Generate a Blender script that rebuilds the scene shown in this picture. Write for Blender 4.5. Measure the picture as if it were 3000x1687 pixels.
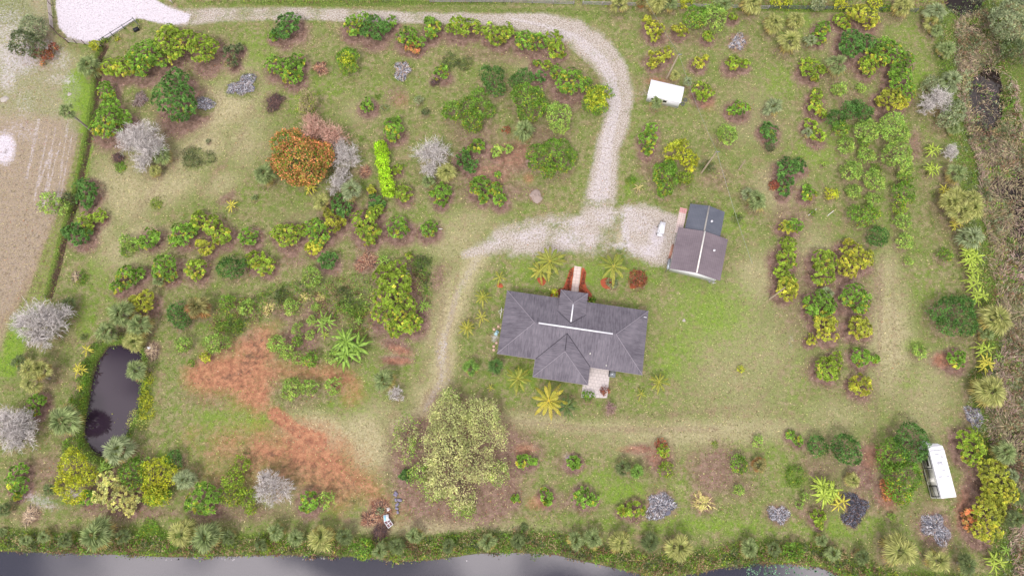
import bpy, math, random
import numpy as np
for o in list(bpy.data.objects): bpy.data.objects.remove(o)
R = math.radians
SC = bpy.context.scene
COL = SC.collection
# ------------------------------------------------ camera, sky, sun, exposure
CH, TILT, FPX = 118.0, R(15.5), 2000.0
cam = bpy.data.cameras.new('camera'); camo = bpy.data.objects.new('camera', cam); COL.objects.link(camo)
camo.location = (0, 0, CH); camo.rotation_euler = (TILT, 0, 0)
cam.sensor_width = 36; cam.lens = FPX/3000*36; cam.clip_end = 3000
SC.camera = camo
SC.render.resolution_x = 1024; SC.render.resolution_y = 575
W = bpy.data.worlds.new('World'); SC.world = W; W.use_nodes = True
wn, wl = W.node_tree.nodes, W.node_tree.links
wn.clear()
sky = wn.new('ShaderNodeTexSky'); sky.sky_type = 'NISHITA'; sky.sun_disc = False
SUN_EL, SUN_AZ = 58, 200
sky.sun_elevation = R(SUN_EL); sky.sun_rotation = R(SUN_AZ); sky.dust_density = 2.0
# broken cloud deck overhead, seen only as soft reflections in the water
tc = wn.new('ShaderNodeTexCoord'); cn = wn.new('ShaderNodeTexNoise'); cn.inputs['Scale'].default_value = 3.0
cn.inputs['Detail'].default_value = 3; cn.inputs['Roughness'].default_value = .55
cr = wn.new('ShaderNodeMapRange'); cr.interpolation_type = 'SMOOTHSTEP'
cr.inputs['From Min'].default_value = .46; cr.inputs['From Max'].default_value = .58
cm = wn.new('ShaderNodeMix'); cm.data_type = 'RGBA'
bgn = wn.new('ShaderNodeBackground'); bgn.inputs['Strength'].default_value = .06
wo = wn.new('ShaderNodeOutputWorld')
mpw = wn.new('ShaderNodeMapping'); mpw.inputs['Location'].default_value = (3.1, 7.7, 0); wl.new(tc.outputs['Generated'], mpw.inputs[0]); wl.new(mpw.outputs[0], cn.inputs['Vector']); wl.new(cn.outputs['Fac'], cr.inputs['Value'])
wl.new(cr.outputs['Result'], cm.inputs['Factor']); wl.new(sky.outputs['Color'], cm.inputs['A'])
cm.inputs['B'].default_value = (26, 24.2, 25, 1)
wl.new(cm.outputs['Result'], bgn.inputs['Color']); wl.new(bgn.outputs['Background'], wo.inputs['Surface'])
sl = bpy.data.lights.new('sun', 'SUN'); sl.energy = 1.5; sl.angle = R(13); sl.color = (1, .955, .90)
so = bpy.data.objects.new('sun', sl); COL.objects.link(so)
so.rotation_euler = (R(90-SUN_EL), 0, R(180-SUN_AZ))
SC.view_settings.view_transform = 'Standard'; SC.view_settings.look = 'None'
SC.view_settings.exposure = 0.62; SC.view_settings.gamma = 1.0
# ------------------------------------------------ picture coordinates -> places
ct, st = math.cos(TILT), math.sin(TILT)
def at(px, py, z=0.0):
    u = (px-1500)/FPX; v = (843.5-py)/FPX
    k = (CH-z)/(ct-v*st)
    return (k*u, k*(v*ct+st))
TY = [0, 422, 844, 1265]
def T(i, x, y, z=0.0): return at((i % 4)*750+x/3.4333, TY[i//4]+y/3.4333, z)
def D(x, y, z=0.0): return at(x*1.16460, y*1.16460, z)
def to_px(X, Y):                       # ground -> display pixels (2576 wide)
    dep = ct*CH + st*Y; u = X/dep; v = (Y*ct-CH*st)/dep
    return (1500+FPX*u)/1.16460, (843.5-FPX*v)/1.16460
def ppm(px, py):                       # metres per native pixel at ground
    v = (843.5-py)/FPX
    return CH/(ct-v*st)/FPX
# ------------------------------------------------ mesh helpers
def lin(c):
    c = np.asarray(c, float)/255
    return np.where(c <= .04045, c/12.92, ((c+.055)/1.055)**2.4)
class MB:
    def __init__(s): s.v = []; s.q = []; s.c = []; s.n = 0
    def quads(s, V, C):                # V (n,4,3), C (n,4,3)
        n = len(V)
        if n == 0: return
        s.v.append(V.reshape(-1, 3)); s.c.append(C.reshape(-1, 3))
        s.q.append(np.arange(4*n).reshape(-1, 4)+s.n); s.n += 4*n
    def mesh(s, V, Q, c):              # shared-vertex quads, one colour
        V = np.asarray(V, float); Q = np.asarray(Q, int)
        s.v.append(V); s.q.append(Q+s.n); s.n += len(V)
        s.c.append(np.broadcast_to(np.asarray(c, float), (len(V), 3)).copy())
    def tube(s, P, r, c, k=5):
        P = np.asarray(P, float); m = len(P)
        r = np.broadcast_to(np.asarray(r, float), (m,))
        d = np.gradient(P, axis=0); d /= np.linalg.norm(d, axis=1)[:, None]+1e-9
        a = np.cross(d, [0.3, .2, 1.0]); bad = np.linalg.norm(a, axis=1) < .2
        a[bad] = np.cross(d[bad], [1, 0, 0]); a /= np.linalg.norm(a, axis=1)[:, None]+1e-9
        b = np.cross(d, a); ph = np.arange(k)*2*math.pi/k
        V = P[:, None]+r[:, None, None]*(np.cos(ph)[None, :, None]*a[:, None]+np.sin(ph)[None, :, None]*b[:, None])
        Q = [[i*k+j, i*k+(j+1) % k, (i+1)*k+(j+1) % k, (i+1)*k+j] for i in range(m-1) for j in range(k)]
        s.mesh(V.reshape(-1, 3), Q, c)
    def box(s, c, d, col=(1, 1, 1), rot=0):
        x, y, z = [q/2 for q in d]
        V = np.array([[-x,-y,-z],[x,-y,-z],[x,y,-z],[-x,y,-z],[-x,-y,z],[x,-y,z],[x,y,z],[-x,y,z]])
        cr_, sr_ = math.cos(rot), math.sin(rot)
        V = np.stack([V[:, 0]*cr_-V[:, 1]*sr_, V[:, 0]*sr_+V[:, 1]*cr_, V[:, 2]], 1)+np.array(c)
        s.mesh(V, [[3,2,1,0],[4,5,6,7],[0,1,5,4],[1,2,6,5],[2,3,7,6],[3,0,4,7]], col)
    def build(s, name, mat, parent=None, loc=(0, 0, 0), smooth=False):
        V = np.concatenate(s.v) if s.v else np.zeros((0, 3)); Q = np.concatenate(s.q) if s.q else np.zeros((0, 4), int)
        C = np.concatenate(s.c) if s.c else np.zeros((0, 3))
        V = V-np.array(loc)
        me = bpy.data.meshes.new(name); me.vertices.add(len(V)); me.vertices.foreach_set('co', V.astype(np.float32).ravel())
        me.loops.add(Q.size); me.loops.foreach_set('vertex_index', Q.astype(np.int32).ravel())
        me.polygons.add(len(Q)); me.polygons.foreach_set('loop_start', np.arange(0, Q.size, 4, dtype=np.int32))
        me.polygons.foreach_set('loop_total', np.full(len(Q), 4, dtype=np.int32))
        me.update(calc_edges=True)
        ca = me.color_attributes.new('Col', 'FLOAT_COLOR', 'POINT')
        ca.data.foreach_set('color', np.concatenate([C, np.ones((len(C), 1))], 1).astype(np.float32).ravel())
        if smooth: me.polygons.foreach_set('use_smooth', np.ones(len(Q), bool))
        me.materials.append(mat)
        o = bpy.data.objects.new(name, me); COL.objects.link(o)
        if parent is not None: o.parent = parent
        else: o.location = loc
        return o
def poly(name, pts_list, faces, mat, parent=None):       # small n-gon meshes
    me = bpy.data.meshes.new(name); me.from_pydata([tuple(p) for p in pts_list], [], faces); me.update()
    me.materials.append(mat)
    o = bpy.data.objects.new(name, me); COL.objects.link(o)
    if parent is not None: o.parent = parent
    return o
def thing(name, label, cat, loc=(0, 0, 0), rz=0, group=None):
    o = bpy.data.objects.new(name, None); o.empty_display_size = .3; COL.objects.link(o)
    o.location = loc; o.rotation_euler = (0, 0, rz); o['label'] = label; o['category'] = cat
    if group: o['group'] = group
    return o
def tag(o, label, cat, group=None):
    o['label'] = label; o['category'] = cat
    if group: o['group'] = group
    return o
# ------------------------------------------------ materials
def newmat(name, rough=.8, spec=.3):
    m = bpy.data.materials.new(name); m.use_nodes = True; nt = m.node_tree
    b = nt.nodes['Principled BSDF']; b.inputs['Roughness'].default_value = rough
    b.inputs['Specular IOR Level'].default_value = spec
    return m, nt.nodes, nt.links, b
def noise(n, l, scale, detail=4, rough=.6, vec=None, w=None):
    t = n.new('ShaderNodeTexNoise'); t.inputs['Scale'].default_value = scale
    t.inputs['Detail'].default_value = detail; t.inputs['Roughness'].default_value = rough
    if vec is not None: l.new(vec, t.inputs['Vector'])
    return t
def math_(n, l, op, a, b=None, clamp=False):
    m = n.new('ShaderNodeMath'); m.operation = op; m.use_clamp = clamp
    for i, x in enumerate((a, b)):
        if x is None: continue
        if isinstance(x, (int, float)): m.inputs[i].default_value = x
        else: l.new(x, m.inputs[i])
    return m.outputs[0]
def mix(n, l, f, a, b, mode='MIX'):
    m = n.new('ShaderNodeMix'); m.data_type = 'RGBA'; m.blend_type = mode
    for k, x in (('Factor', f), ('A', a), ('B', b)):
        if isinstance(x, (int, float)): m.inputs[k].default_value = x
        elif isinstance(x, (tuple, list, np.ndarray)): m.inputs[k].default_value = tuple(x)[:3]+(1,)
        else: l.new(x, m.inputs[k])
    return m.outputs['Result']
def simple(name, rgb, rough=.8, var=.25, scale=3.0, spec=.3, bump=0, metal=0):
    m, n, l, b = newmat(name, rough, spec)
    tcn = n.new('ShaderNodeTexCoord'); t = noise(n, l, scale, 5, .65, tcn.outputs['Object'])
    c = np.array(lin(rgb)); b.inputs['Metallic'].default_value = metal
    l.new(mix(n, l, t.outputs['Fac'], c*(1-var), np.minimum(c*(1+var), .95)), b.inputs['Base Color'])
    if bump:
        bp = n.new('ShaderNodeBump'); bp.inputs['Strength'].default_value = bump; bp.inputs['Distance'].default_value = .05
        l.new(t.outputs['Fac'], bp.inputs['Height']); l.new(bp.outputs['Normal'], b.inputs['Normal'])
    return m
def leafmat(name, trans=.3, rough=.55):
    m, n, l, b = newmat(name, rough, .35)
    a = n.new('ShaderNodeAttribute'); a.attribute_name = 'Col'
    g = n.new('ShaderNodeNewGeometry')
    hs = n.new('ShaderNodeHueSaturation'); l.new(a.outputs['Color'], hs.inputs['Color'])
    mr = n.new('ShaderNodeMapRange'); mr.inputs['To Min'].default_value = .65; mr.inputs['To Max'].default_value = 1.4
    l.new(g.outputs['Random Per Island'], mr.inputs['Value']); l.new(mr.outputs['Result'], hs.inputs['Value'])
    l.new(hs.outputs['Color'], b.inputs['Base Color'])
    if trans:
        tr = n.new('ShaderNodeBsdfTranslucent'); l.new(hs.outputs['Color'], tr.inputs['Color'])
        mx = n.new('ShaderNodeMixShader'); mx.inputs[0].default_value = trans
        out = n['Material Output']; l.new(b.outputs[0], mx.inputs[1]); l.new(tr.outputs[0], mx.inputs[2])
        l.new(mx.outputs[0], out.inputs['Surface'])
    return m
M = {}
M['leaf'] = leafmat('leaf'); M['dry'] = leafmat('dry_stalk', 0, .8)
M['bark'] = simple('bark', (120, 105, 90), .9, .35, 12, .1, .6)
M['palebark'] = simple('pale_bark', (150, 142, 132), .9, .3, 12, .1, .6)
M['white'] = simple('white_paint', (224, 224, 228), .5, .03, 2)
M['offwhite'] = simple('off_white_paint', (222, 220, 212), .55, .04, 2)
M['dark'] = simple('dark_plastic', (38, 38, 46), .5, .1, 3)
M['glass'] = simple('dark_glass', (22, 24, 30), .08, .1, 3, .6)
M['metal'] = simple('grey_metal', (150, 155, 160), .4, .1, 5, .5, 0, .5)
M['concrete'] = simple('grey_concrete', (175, 168, 160), .85, .1, 3, .2, .2)
M['tile'] = None
# ------------------------------------------------ ground map
rs = np.random.RandomState(7)
def vnoise(X, Y, s, seed=0):           # smooth value noise 0..1
    x = X/s+seed*17.3; y = Y/s+seed*9.1
    xi = np.floor(x).astype(int); yi = np.floor(y).astype(int); fx = x-xi; fy = y-yi
    fx = fx*fx*(3-2*fx); fy = fy*fy*(3-2*fy)
    def h(a, b):
        q = (a*374761393+b*668265263+seed*974711) & 0xffffffff
        q = ((q ^ (q >> 13))*1274126177) & 0xffffffff
        return ((q ^ (q >> 16)) & 0xffff)/65535.
    return (h(xi, yi)*(1-fx)+h(xi+1, yi)*fx)*(1-fy)+(h(xi, yi+1)*(1-fx)+h(xi+1, yi+1)*fx)*fy
def fbm(X, Y, s, seed=0):
    return .5*vnoise(X, Y, s, seed)+.3*vnoise(X, Y, s*.47, seed+1)+.2*vnoise(X, Y, s*.22, seed+2)
def grade(lo, hi, step, far):
    a = np.arange(lo, hi+step/2, step); out = []; d = step; x = hi
    while x < far: d *= 1.35; x += d; out.append(x)
    b = []; d = step; x = lo
    while x > -far: d *= 1.35; x -= d; b.append(x)
    return np.array(b[::-1]+list(a)+out)
gx = grade(-112, 112, .34, 1500); gy = grade(-24, 102, .34, 1500)
GX, GY = np.meshgrid(gx, gy)
PXg, PYg = to_px(GX, GY)
CHN = ['lush', 'dry', 'litter', 'red', 'gravel', 'sand', 'weed', 'mud_and_shade']
MAP = {c: np.zeros(GX.shape) for c in CHN}
wob = (fbm(GX, GY, 5, 3)-.5)           # ragged edges
def put(c, m, s=1.0): MAP[c] = np.maximum(MAP[c], np.clip(m, 0, 1)*s)
def ell(c, x, y, rx, ry=None, ang=0, s=1.0, soft=.5):
    ry = ry or rx; ca, sa = math.cos(R(ang)), math.sin(R(ang))
    dx = PXg-x; dy = PYg-y
    u = (dx*ca+dy*sa)/rx; v = (-dx*sa+dy*ca)/ry
    d = np.sqrt(u*u+v*v)+wob*.5
    put(c, (1-d)/soft+.5, s)
def line(c, pts, w, s=1.0, soft=.6):
    best = np.full(GX.shape, 1e9)
    W_ = w if isinstance(w, (list, tuple)) else [w]*len(pts)
    for (a, b), wa, wb in zip(zip(pts, pts[1:]), W_, W_[1:]):
        ax, ay = a; bx, by = b; L2 = (bx-ax)**2+(by-ay)**2
        t = np.clip(((PXg-ax)*(bx-ax)+(PYg-ay)*(by-ay))/L2, 0, 1)
        d = np.hypot(PXg-ax-t*(bx-ax), PYg-ay-t*(by-ay))/(wa+(wb-wa)*t)
        best = np.minimum(best, d)
    put(c, (1-best-wob*.4)/soft+.5, s)
def lmask(pts, w, soft=.8):
    keep = MAP.setdefault('_t', np.zeros(GX.shape)); keep[:] = 0; line('_t', pts, w, 1, soft); return keep.copy()
def sdf(pts):                          # + inside, pixels
    ins = np.zeros(GX.shape, bool); dist = np.full(GX.shape, 1e9)
    n = len(pts)
    for i in range(n):
        ax, ay = pts[i]; bx, by = pts[(i+1) % n]
        if ay != by:
            c = ((ay > PYg) != (by > PYg)) & (PXg < (bx-ax)*(PYg-ay)/(by-ay)+ax)
            ins ^= c
        L2 = (bx-ax)**2+(by-ay)**2
        t = np.clip(((PXg-ax)*(bx-ax)+(PYg-ay)*(by-ay))/L2, 0, 1)
        dist = np.minimum(dist, np.hypot(PXg-ax-t*(bx-ax), PYg-ay-t*(by-ay)))
    return np.where(ins, dist, -dist)
def area(c, pts, s=1.0, soft=12, rag=16): put(c, (sdf(pts)+wob*rag)/soft+.5, s)
# white sand lot and gravel drive
area('sand', [(145,-30),(140,20),(148,70),(170,95),(215,108),(262,100),(305,72),(345,45),(385,55),(430,62),(470,58),(480,38),(430,22),(380,-5),(360,-40)], 1, 8, 8)
line('gravel', [(380,25),(450,45),(560,38),(750,35),(950,42),(1150,48),(1300,52)], [26,22,18,16,16,15,15], .85)
line('gravel', [(1280,52),(1370,62),(1450,85),(1510,130),(1545,180),(1560,240),(1550,310),(1530,370),(1520,440),(1510,500),(1500,560)], [20,26,36,38,34,34,32,30,34,38,44], 1)
line('sand', [(1290,48),(1370,66),(1450,95),(1510,150),(1540,200),(1550,260),(1530,350),(1520,430),(1508,500)], [5,6,12,16,14,14,16,20,26], .42)
area('gravel', [(1180,620),(1240,570),(1330,545),(1440,535),(1500,520),(1560,515),(1640,520),(1700,545),(1712,600),(1695,665),(1640,668),(1560,640),(1470,640),(1380,640),(1300,640),(1200,655)], .85, 26, 40)
for e in [(x_, y_, p_, q_, r_, s_*.62) for x_, y_, p_, q_, r_, s_ in [(1340,590,70,24,-8,.55),(1450,600,90,28,5,.6),(1600,560,45,36,0,.55),(1630,630,60,18,5,.8),(1590,640,50,12,0,.7),(1655,600,24,40,0,.75),(1205,635,34,12,-20,.6),(1240,610,40,16,-20,.5),(1580,535,22,24,0,.6),(1520,540,40,30,0,.5),(1500,470,22,30,0,.5),(1560,620,60,14,0,.8),(1575,590,16,50,0,.7),(1430,560,60,16,0,.6)]]:
    ell('sand', *e, 1.0)
ell('dry', 1610, 585, 24, 30, 0, .7); ell('dry', 1560, 600, 12, 22, 0, .6)
g_ = fbm(GX, GY, 3.2, 77); g2 = fbm(GX, GY, 5.5, 78); MAP['gravel'] *= np.where((PYg > 500) & (PXg < 1760), np.clip(.35+2.2*(g2-.28), .3, 1), 1); MAP['sand'] *= np.where(PYg > 500, np.clip(.5+1.4*(g_-.2), .4, 1.3), 1); MAP['gravel'] *= np.clip(.55+1.5*(g_-.22), .5, 1)
area('gravel', [(1565,520),(1640,520),(1705,545),(1712,600),(1695,665),(1640,668),(1575,630)], .9, 20, 24)
for pts, w in [([(560,42),(750,40),(950,46),(1150,52),(1330,62),(1430,96),(1500,160),(1528,240),(1515,340),(1490,440),(1480,540),(1440,590)], 6), ([(560,28),(800,24),(1100,34),(1350,48),(1470,80),(1550,150),(1585,240),(1570,330),(1550,430),(1540,530),(1600,580)], 4),
               ([(1300,40),(1420,60),(1520,110),(1570,190)], 8), ([(1200,628),(1340,610),(1480,590),(1560,560)], 6), ([(1560,530),(1566,650)], 7), ([(1610,540),(1600,600),(1625,640)], 8), ([(1240,600),(1360,575),(1470,560)], 5), ([(180,20),(240,70),(330,60),(420,40)], 2), ([(200,-10),(250,50),(330,44),(440,46)], 2), ([(230,-10),(290,30),(380,24),(460,50)], 2)]:
    q_ = lmask(pts, w); MAP['gravel'] *= 1-.72*q_; MAP['sand'] *= 1-.6*q_
# left margin: grey sand at the top, brown worked earth below
for e in [(x_, y_, p_, q_, r_, s_*.66) for x_, y_, p_, q_, r_, s_ in [(40,140,70,60,0,.75),(20,60,60,50,0,.5),(150,150,50,40,30,.5),(20,190,30,50,0,.7),(10,370,24,40,0,.9),(60,330,60,30,20,.45),(170,205,10,8,0,.8),(110,120,40,20,0,.6),(30,90,90,40,20,.6),(60,260,30,60,0,.4),(150,200,60,20,0,.5)]]:
    ell('sand', *e, 1.1)
area('dry', [(-20,-30),(140,-30),(140,60),(170,110),(230,130),(240,180),(225,260),(200,400),(160,560),(110,740),(60,760),(-20,800)], .35, 30, 40)
area('litter', [(-40,300),(60,280),(160,300),(190,380),(150,560),(100,720),(30,800),(-40,900)], .56, 40, 50)
area('dry', [(-40,300),(60,280),(160,300),(190,380),(150,560),(100,720),(30,800),(-40,900)], .75, 40, 50)
area('gravel', [(-40,-40),(150,-40),(150,110),(200,200),(190,330),(150,520),(100,680),(20,780),(-40,860)], .33, 40, 60)
ell('weed', 30, 30, 60, 40, 0, .5); ell('lush', 200, 230, 50, 60, 0, .8)
line('lush', [(250,180),(225,300),(200,430),(170,540),(130,640),(100,740)], [16,22,24,26,24,26], .9)
line('lush', [(100,740),(50,820),(20,920)], 30, .8)
ell('sand', 12, 372, 26, 40, 0, .9, .8); ell('mud_and_shade', 14, 380, 12, 14, 0, .35, 1)
for k in range(11):
    x0 = 30+k*13+(k*7)%9; line('mud_and_shade', [(x0+70,300+k*9),(x0+20,520),(x0-60,760)], [2,3,3], .26)
    line('litter', [(x0+60,340),(x0+10,560),(x0-70,780)], [8,10,10], .5)
    if k < 7: line('sand', [(x0+68,300+(k*37)%90),(x0+36,450+(k*53)%90)], [3,4], .4)
# ditch along the left boundary
DITCH = [(262,118),(246,150),(240,240),(224,330),(206,420),(190,500),(162,590),(140,680),(122,745)]
line('mud_and_shade', [(x+3, y) for x, y in DITCH], 7, .9)
line('weed', [(x-7, y) for x, y in DITCH], 8, .7)
# yellow-green, dry and lush lawn
for x, y, rx, ry, a, s in [(560,270,120,60,-30,.9),(500,380,90,50,-35,.8),(620,350,60,90,20,.6),(380,330,80,40,0,.5),(300,480,90,90,0,.75),(420,470,100,50,-20,.75),(330,620,90,50,-30,.8),(250,560,50,70,0,.7),
  (560,460,60,30,-30,.6),(800,560,110,40,5,.35),(1130,600,90,60,0,.6),(1180,560,90,40,0,.5),(1860,900,180,220,0,.45),(1900,700,60,80,0,.6),(1950,470,60,60,0,.7),(2050,640,60,80,0,.5),
  (2240,850,60,160,0,.8),(2230,700,40,90,0,.65),(2330,1000,80,120,0,.5),(1800,1090,300,40,-3,.7),(2100,1050,120,60,0,.5),(1640,1130,120,30,0,.5),(1350,170,60,40,0,.5),(600,180,60,40,0,.6),(900,280,60,40,0,.4),
  (1900,300,80,100,0,.4),(2120,90,90,60,0,.4),(700,1250,120,50,0,.3),(1100,820,40,90,20,.6),(1110,920,34,120,5,.8),(1150,720,40,90,35,.7),(1080,1010,60,60,-40,.7),(1350,1060,120,26,5,.7),(1500,1075,160,24,0,.6),(2200,1180,120,60,0,.5),(1150,1330,260,22,2,.8),(960,1050,60,60,0,.5)]:
    ell('dry', x, y, rx, ry, a, s*.9, 1.2)
for x, y, rx, ry, a, s in [(1790,790,110,90,10,.95),(1720,860,60,90,0,.8),(1680,900,40,70,0,.9),(1620,985,60,40,0,.6),(1500,690,70,40,0,.9),(1600,690,60,40,0,.8),(1330,680,60,50,0,.8),(1240,720,40,50,0,.6),(1400,640,60,24,0,.5),
  (1310,950,60,40,0,1),(1260,960,50,60,0,.6),(2300,200,40,60,0,1),(2290,90,60,40,0,.6),(2000,60,50,40,0,.9),(1960,210,50,50,0,.7),(1780,540,40,34,0,1),(1840,560,50,40,0,.8),(1640,170,50,50,0,.5),(2050,380,60,50,0,.8),(2110,340,80,60,0,.7),(2200,560,60,100,0,.6),
  (2400,300,20,90,0,.7),(560,1050,110,50,0,.8),(640,1060,50,30,-5,1),(480,1090,60,50,0,.5),(410,1170,18,60,0,.9),(1150,720,30,40,0,.4),(1580,1240,120,40,0,1),(1520,1210,80,40,0,.8),(1700,1230,60,60,0,.6),(1830,1130,60,30,0,.6),(2000,1200,60,30,0,.8),(1940,1150,60,60,0,.5),
  (1330,1320,180,20,0,.4),(1750,1320,260,26,0,.95),(2100,1320,160,26,0,.9),(1900,1330,140,20,0,.7),(450,1290,120,20,0,.5),(830,1290,60,24,0,.7),(330,1270,120,24,0,.5),(820,500,80,30,0,.6),(700,240,80,60,0,.5),(560,160,60,60,0,.6),(650,130,60,60,0,.7),(800,220,90,40,0,.6),(1000,230,60,30,0,.6),
  (1080,560,70,40,0,.5),(250,700,60,60,0,.6),(300,760,60,30,0,.7),(210,800,40,60,0,.8),(430,640,160,24,-10,.4),(600,640,200,20,0,.4),(400,720,200,20,0,.3),(2000,960,60,140,0,.4),(1900,860,50,80,0,.4),(2330,740,60,90,0,.5),(2300,870,30,20,0,.9),(2290,960,60,40,0,.5),(1990,450,40,50,0,.6),(1660,620,16,30,0,.4),
  (1200,1050,60,20,0,.5),(880,1000,60,60,0,.6),(960,960,60,50,0,.7),(1040,900,30,50,0,.5),(2060,300,30,40,0,.7),(1730,260,60,30,0,.4),(1600,330,24,60,0,.4),(1590,470,30,40,0,.6),(460,200,60,30,0,.4),(380,200,60,40,0,.4),(640,480,60,40,0,.4)]:
    ell('lush', x, y, rx, ry, a, s*.64, 1.3)
# red and brown earth
area('red', [(465,940),(500,915),(560,880),(610,850),(650,815),(690,810),(690,870),(680,910),(720,925),(800,935),(870,935),(908,950),(912,1000),(890,1010),(880,970),(800,955),(720,945),(690,960),(690,1030),(700,1055),(650,1040),(580,1015),(500,1000),(470,975)], .84, 64, 70)
for e in [(600,930,90,40,-20,.5),(680,960,40,60,0,.4),(760,1000,80,30,0,.4),(520,1010,60,24,10,.5),(640,860,40,40,0,.6)]: ell('litter', *e, 1.2)
line('red', [(690,1040),(740,1080),(800,1110)], [18,20,30], .9)
area('red', [(500,1140),(560,1110),(640,1080),(740,1070),(830,1090),(900,1140),(940,1200),(975,1250),(985,1290),(930,1270),(850,1240),(760,1215),(680,1190),(600,1175),(540,1160)], .85, 130, 110)
area('red', [(850,1160),(905,1150),(960,1220),(985,1280),(950,1275),(870,1235)], .7, 60, 50)
MAP['red'] *= np.clip(.62+.9*fbm(GX, GY, 4, 88), .6, 1)
ell('dry', 810, 1090, 90, 50, 10, .9, .9); ell('dry', 920, 1110, 60, 80, -30, .8, .9)
area('litter', [(985,1080),(1080,1030),(1290,1060),(1340,1100),(1320,1300),(1230,1330),(1040,1320),(975,1260),(960,1180)], .8, 60, 40)
for k in range(16):
    line('mud_and_shade', [(560+k*9,1120+k*7),(700+k*9,1135+k*8),(860+k*5,1190+k*6)], [1.6,2.6,1.6], .24+.08*(k % 3))
    line('mud_and_shade', [(480+k*12,950+k*3),(580+k*9,960-k*8),(640+k*3,860-k*2)], [1.2,2.2,1.2], .4)
for x, y, rx, ry, a, s in [(880,670,50,14,0,.4),(1000,870,46,20,20,1),(1000,905,44,13,0,.9),(1050,770,20,30,0,.7),(1100,700,20,40,10,.7),(940,750,60,40,0,.4),(800,800,60,60,0,.7),(760,850,60,50,0,.9),(720,780,40,40,0,.7),(1300,400,70,50,0,.75),(1230,430,80,50,0,.7),(1360,340,60,30,0,.6),(1420,200,80,60,0,.5),(1290,480,90,30,0,.6),(1190,340,60,40,0,.6),(1180,480,40,40,0,.6),
  (1000,240,34,30,0,.6),(740,650,44,24,0,.6),(700,600,60,20,0,.3),(1050,110,60,26,0,.5),(1250,140,120,24,5,.5),(1660,200,50,26,0,.6),(1760,100,60,20,0,.5),(1640,90,30,24,0,.4),(1640,400,40,50,0,.6),(1800,450,50,40,0,.5),(1990,550,60,40,0,.6),(1960,440,60,30,0,.4),(2190,450,20,70,0,.6),(2300,370,22,50,0,.7),(2270,250,60,30,0,.5),(2140,250,50,40,0,.5),(2080,200,60,40,0,.4),
  (1330,1130,50,30,0,.7),(1420,1165,40,30,0,.5),(1660,1160,50,50,30,.8),(1610,1130,40,16,0,.8),(1800,1180,80,70,0,.75),(1860,1230,60,40,0,.5),(2060,1180,60,30,0,.6),(2170,1190,40,60,0,.9),(2230,1240,50,50,0,.8),(2180,1140,60,30,0,.8),(2440,1240,30,120,10,.9),(2410,1120,20,50,0,.7),(2320,1290,60,40,0,.4),(1400,1260,60,30,0,.6),(1580,1280,40,20,0,.5),(2040,1290,50,30,0,.6),(2370,905,30,26,0,.8),(1370,1240,30,20,0,.5),
  (2030,760,80,120,0,.5),(2130,740,70,80,0,.6),(2060,880,60,80,0,.3),(2210,720,16,60,0,.5),(120,1190,50,60,0,.6),(200,1010,30,160,15,.55),(340,1290,160,16,0,.7),(600,1290,140,24,0,.6),(480,640,90,14,0,.3),(350,150,60,18,-20,.5),(280,210,30,60,0,.4),(450,180,60,16,-20,.5),(570,500,30,14,-30,.7)]:
    ell('litter', x, y, rx, ry, a, s, .9)
for x, y, rx, ry, a, s in [(1330,450,16,16,0,.6),(1010,255,24,22,0,.3),(1005,880,34,12,20,.55),(1000,908,34,9,0,.6),(1300,390,60,40,0,.35),(1240,440,60,30,0,.3),(1320,1130,30,16,0,.5),(2370,905,22,18,0,.6),(2200,1150,40,40,0,.45),(2240,1250,30,40,0,.45),(2420,1280,20,60,10,.4),(1350,1265,26,18,0,.5),(1600,1130,50,10,0,.4),(1650,205,30,10,0,.5),(1780,260,20,20,0,.4),(2360,280,10,20,0,.3),(1660,1150,34,30,30,.4),(800,1120,120,30,15,.5)]:
    ell('red', x, y, rx, ry, a, s, .9)
for x, y, rx, ry, a, s in [(1110,880,16,60,5,.5),(1120,960,20,70,0,.35),(1430,1150,14,10,0,.6),(1990,860,8,30,0,.4),(640,305,20,10,0,.3),(1970,1000,20,60,0,.2),(100,1260,60,20,20,.6),(190,1240,30,16,0,.6),(1640,235,50,16,0,.5),(1620,850,8,8,0,.3),(1245,850,10,14,0,.7),(1180,345,30,14,0,.2),(1340,410,30,16,0,.45),(1290,350,24,10,0,.3)]:
    ell('sand', x, y, rx, ry, a, s*.66, 1.2)
line('gravel', [(1170,640),(1260,615),(1360,585)], [10,22,30], .8, 1.4); line('gravel', [(1200,650),(1150,740),(1118,850),(1112,950),(1070,1030)], [12,9,8,9,8], .42, 1.2); line('dry', [(1200,650),(1150,740),(1118,850),(1112,950),(1070,1030),(1000,1080)], 30, .8, 1.2)
# faint wheel tracks
for pts, w, s in [([(1130,680),(1115,760),(1100,860),(1110,960),(1080,1040),(1000,1080)],8,.6),([(1150,690),(1140,780),(1120,860),(1130,960),(1150,1020),(1300,1060),(1500,1080),(1800,1080)],7,.6),([(2220,640),(2215,800),(2205,1000),(2195,1150)],6,.6),([(2245,600),(2250,900),(2240,1100)],6,.45),([(120,1270),(300,1300),(600,1290),(900,1310),(1300,1330)],6,.6),([(2300,330),(2330,480),(2390,700),(2410,900)],5,.5),([(560,230),(520,330),(420,430),(330,560)],8,.5),([(640,250),(600,360),(520,470)],8,.5),([(1650,1300),(1900,1300),(2200,1300)],6,.3),([(1290,1030),(1600,1050),(1900,1020),(2000,900)],7,.5)]:
    line('litter', pts, w*1.3, s*.62, 1.2)
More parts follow.
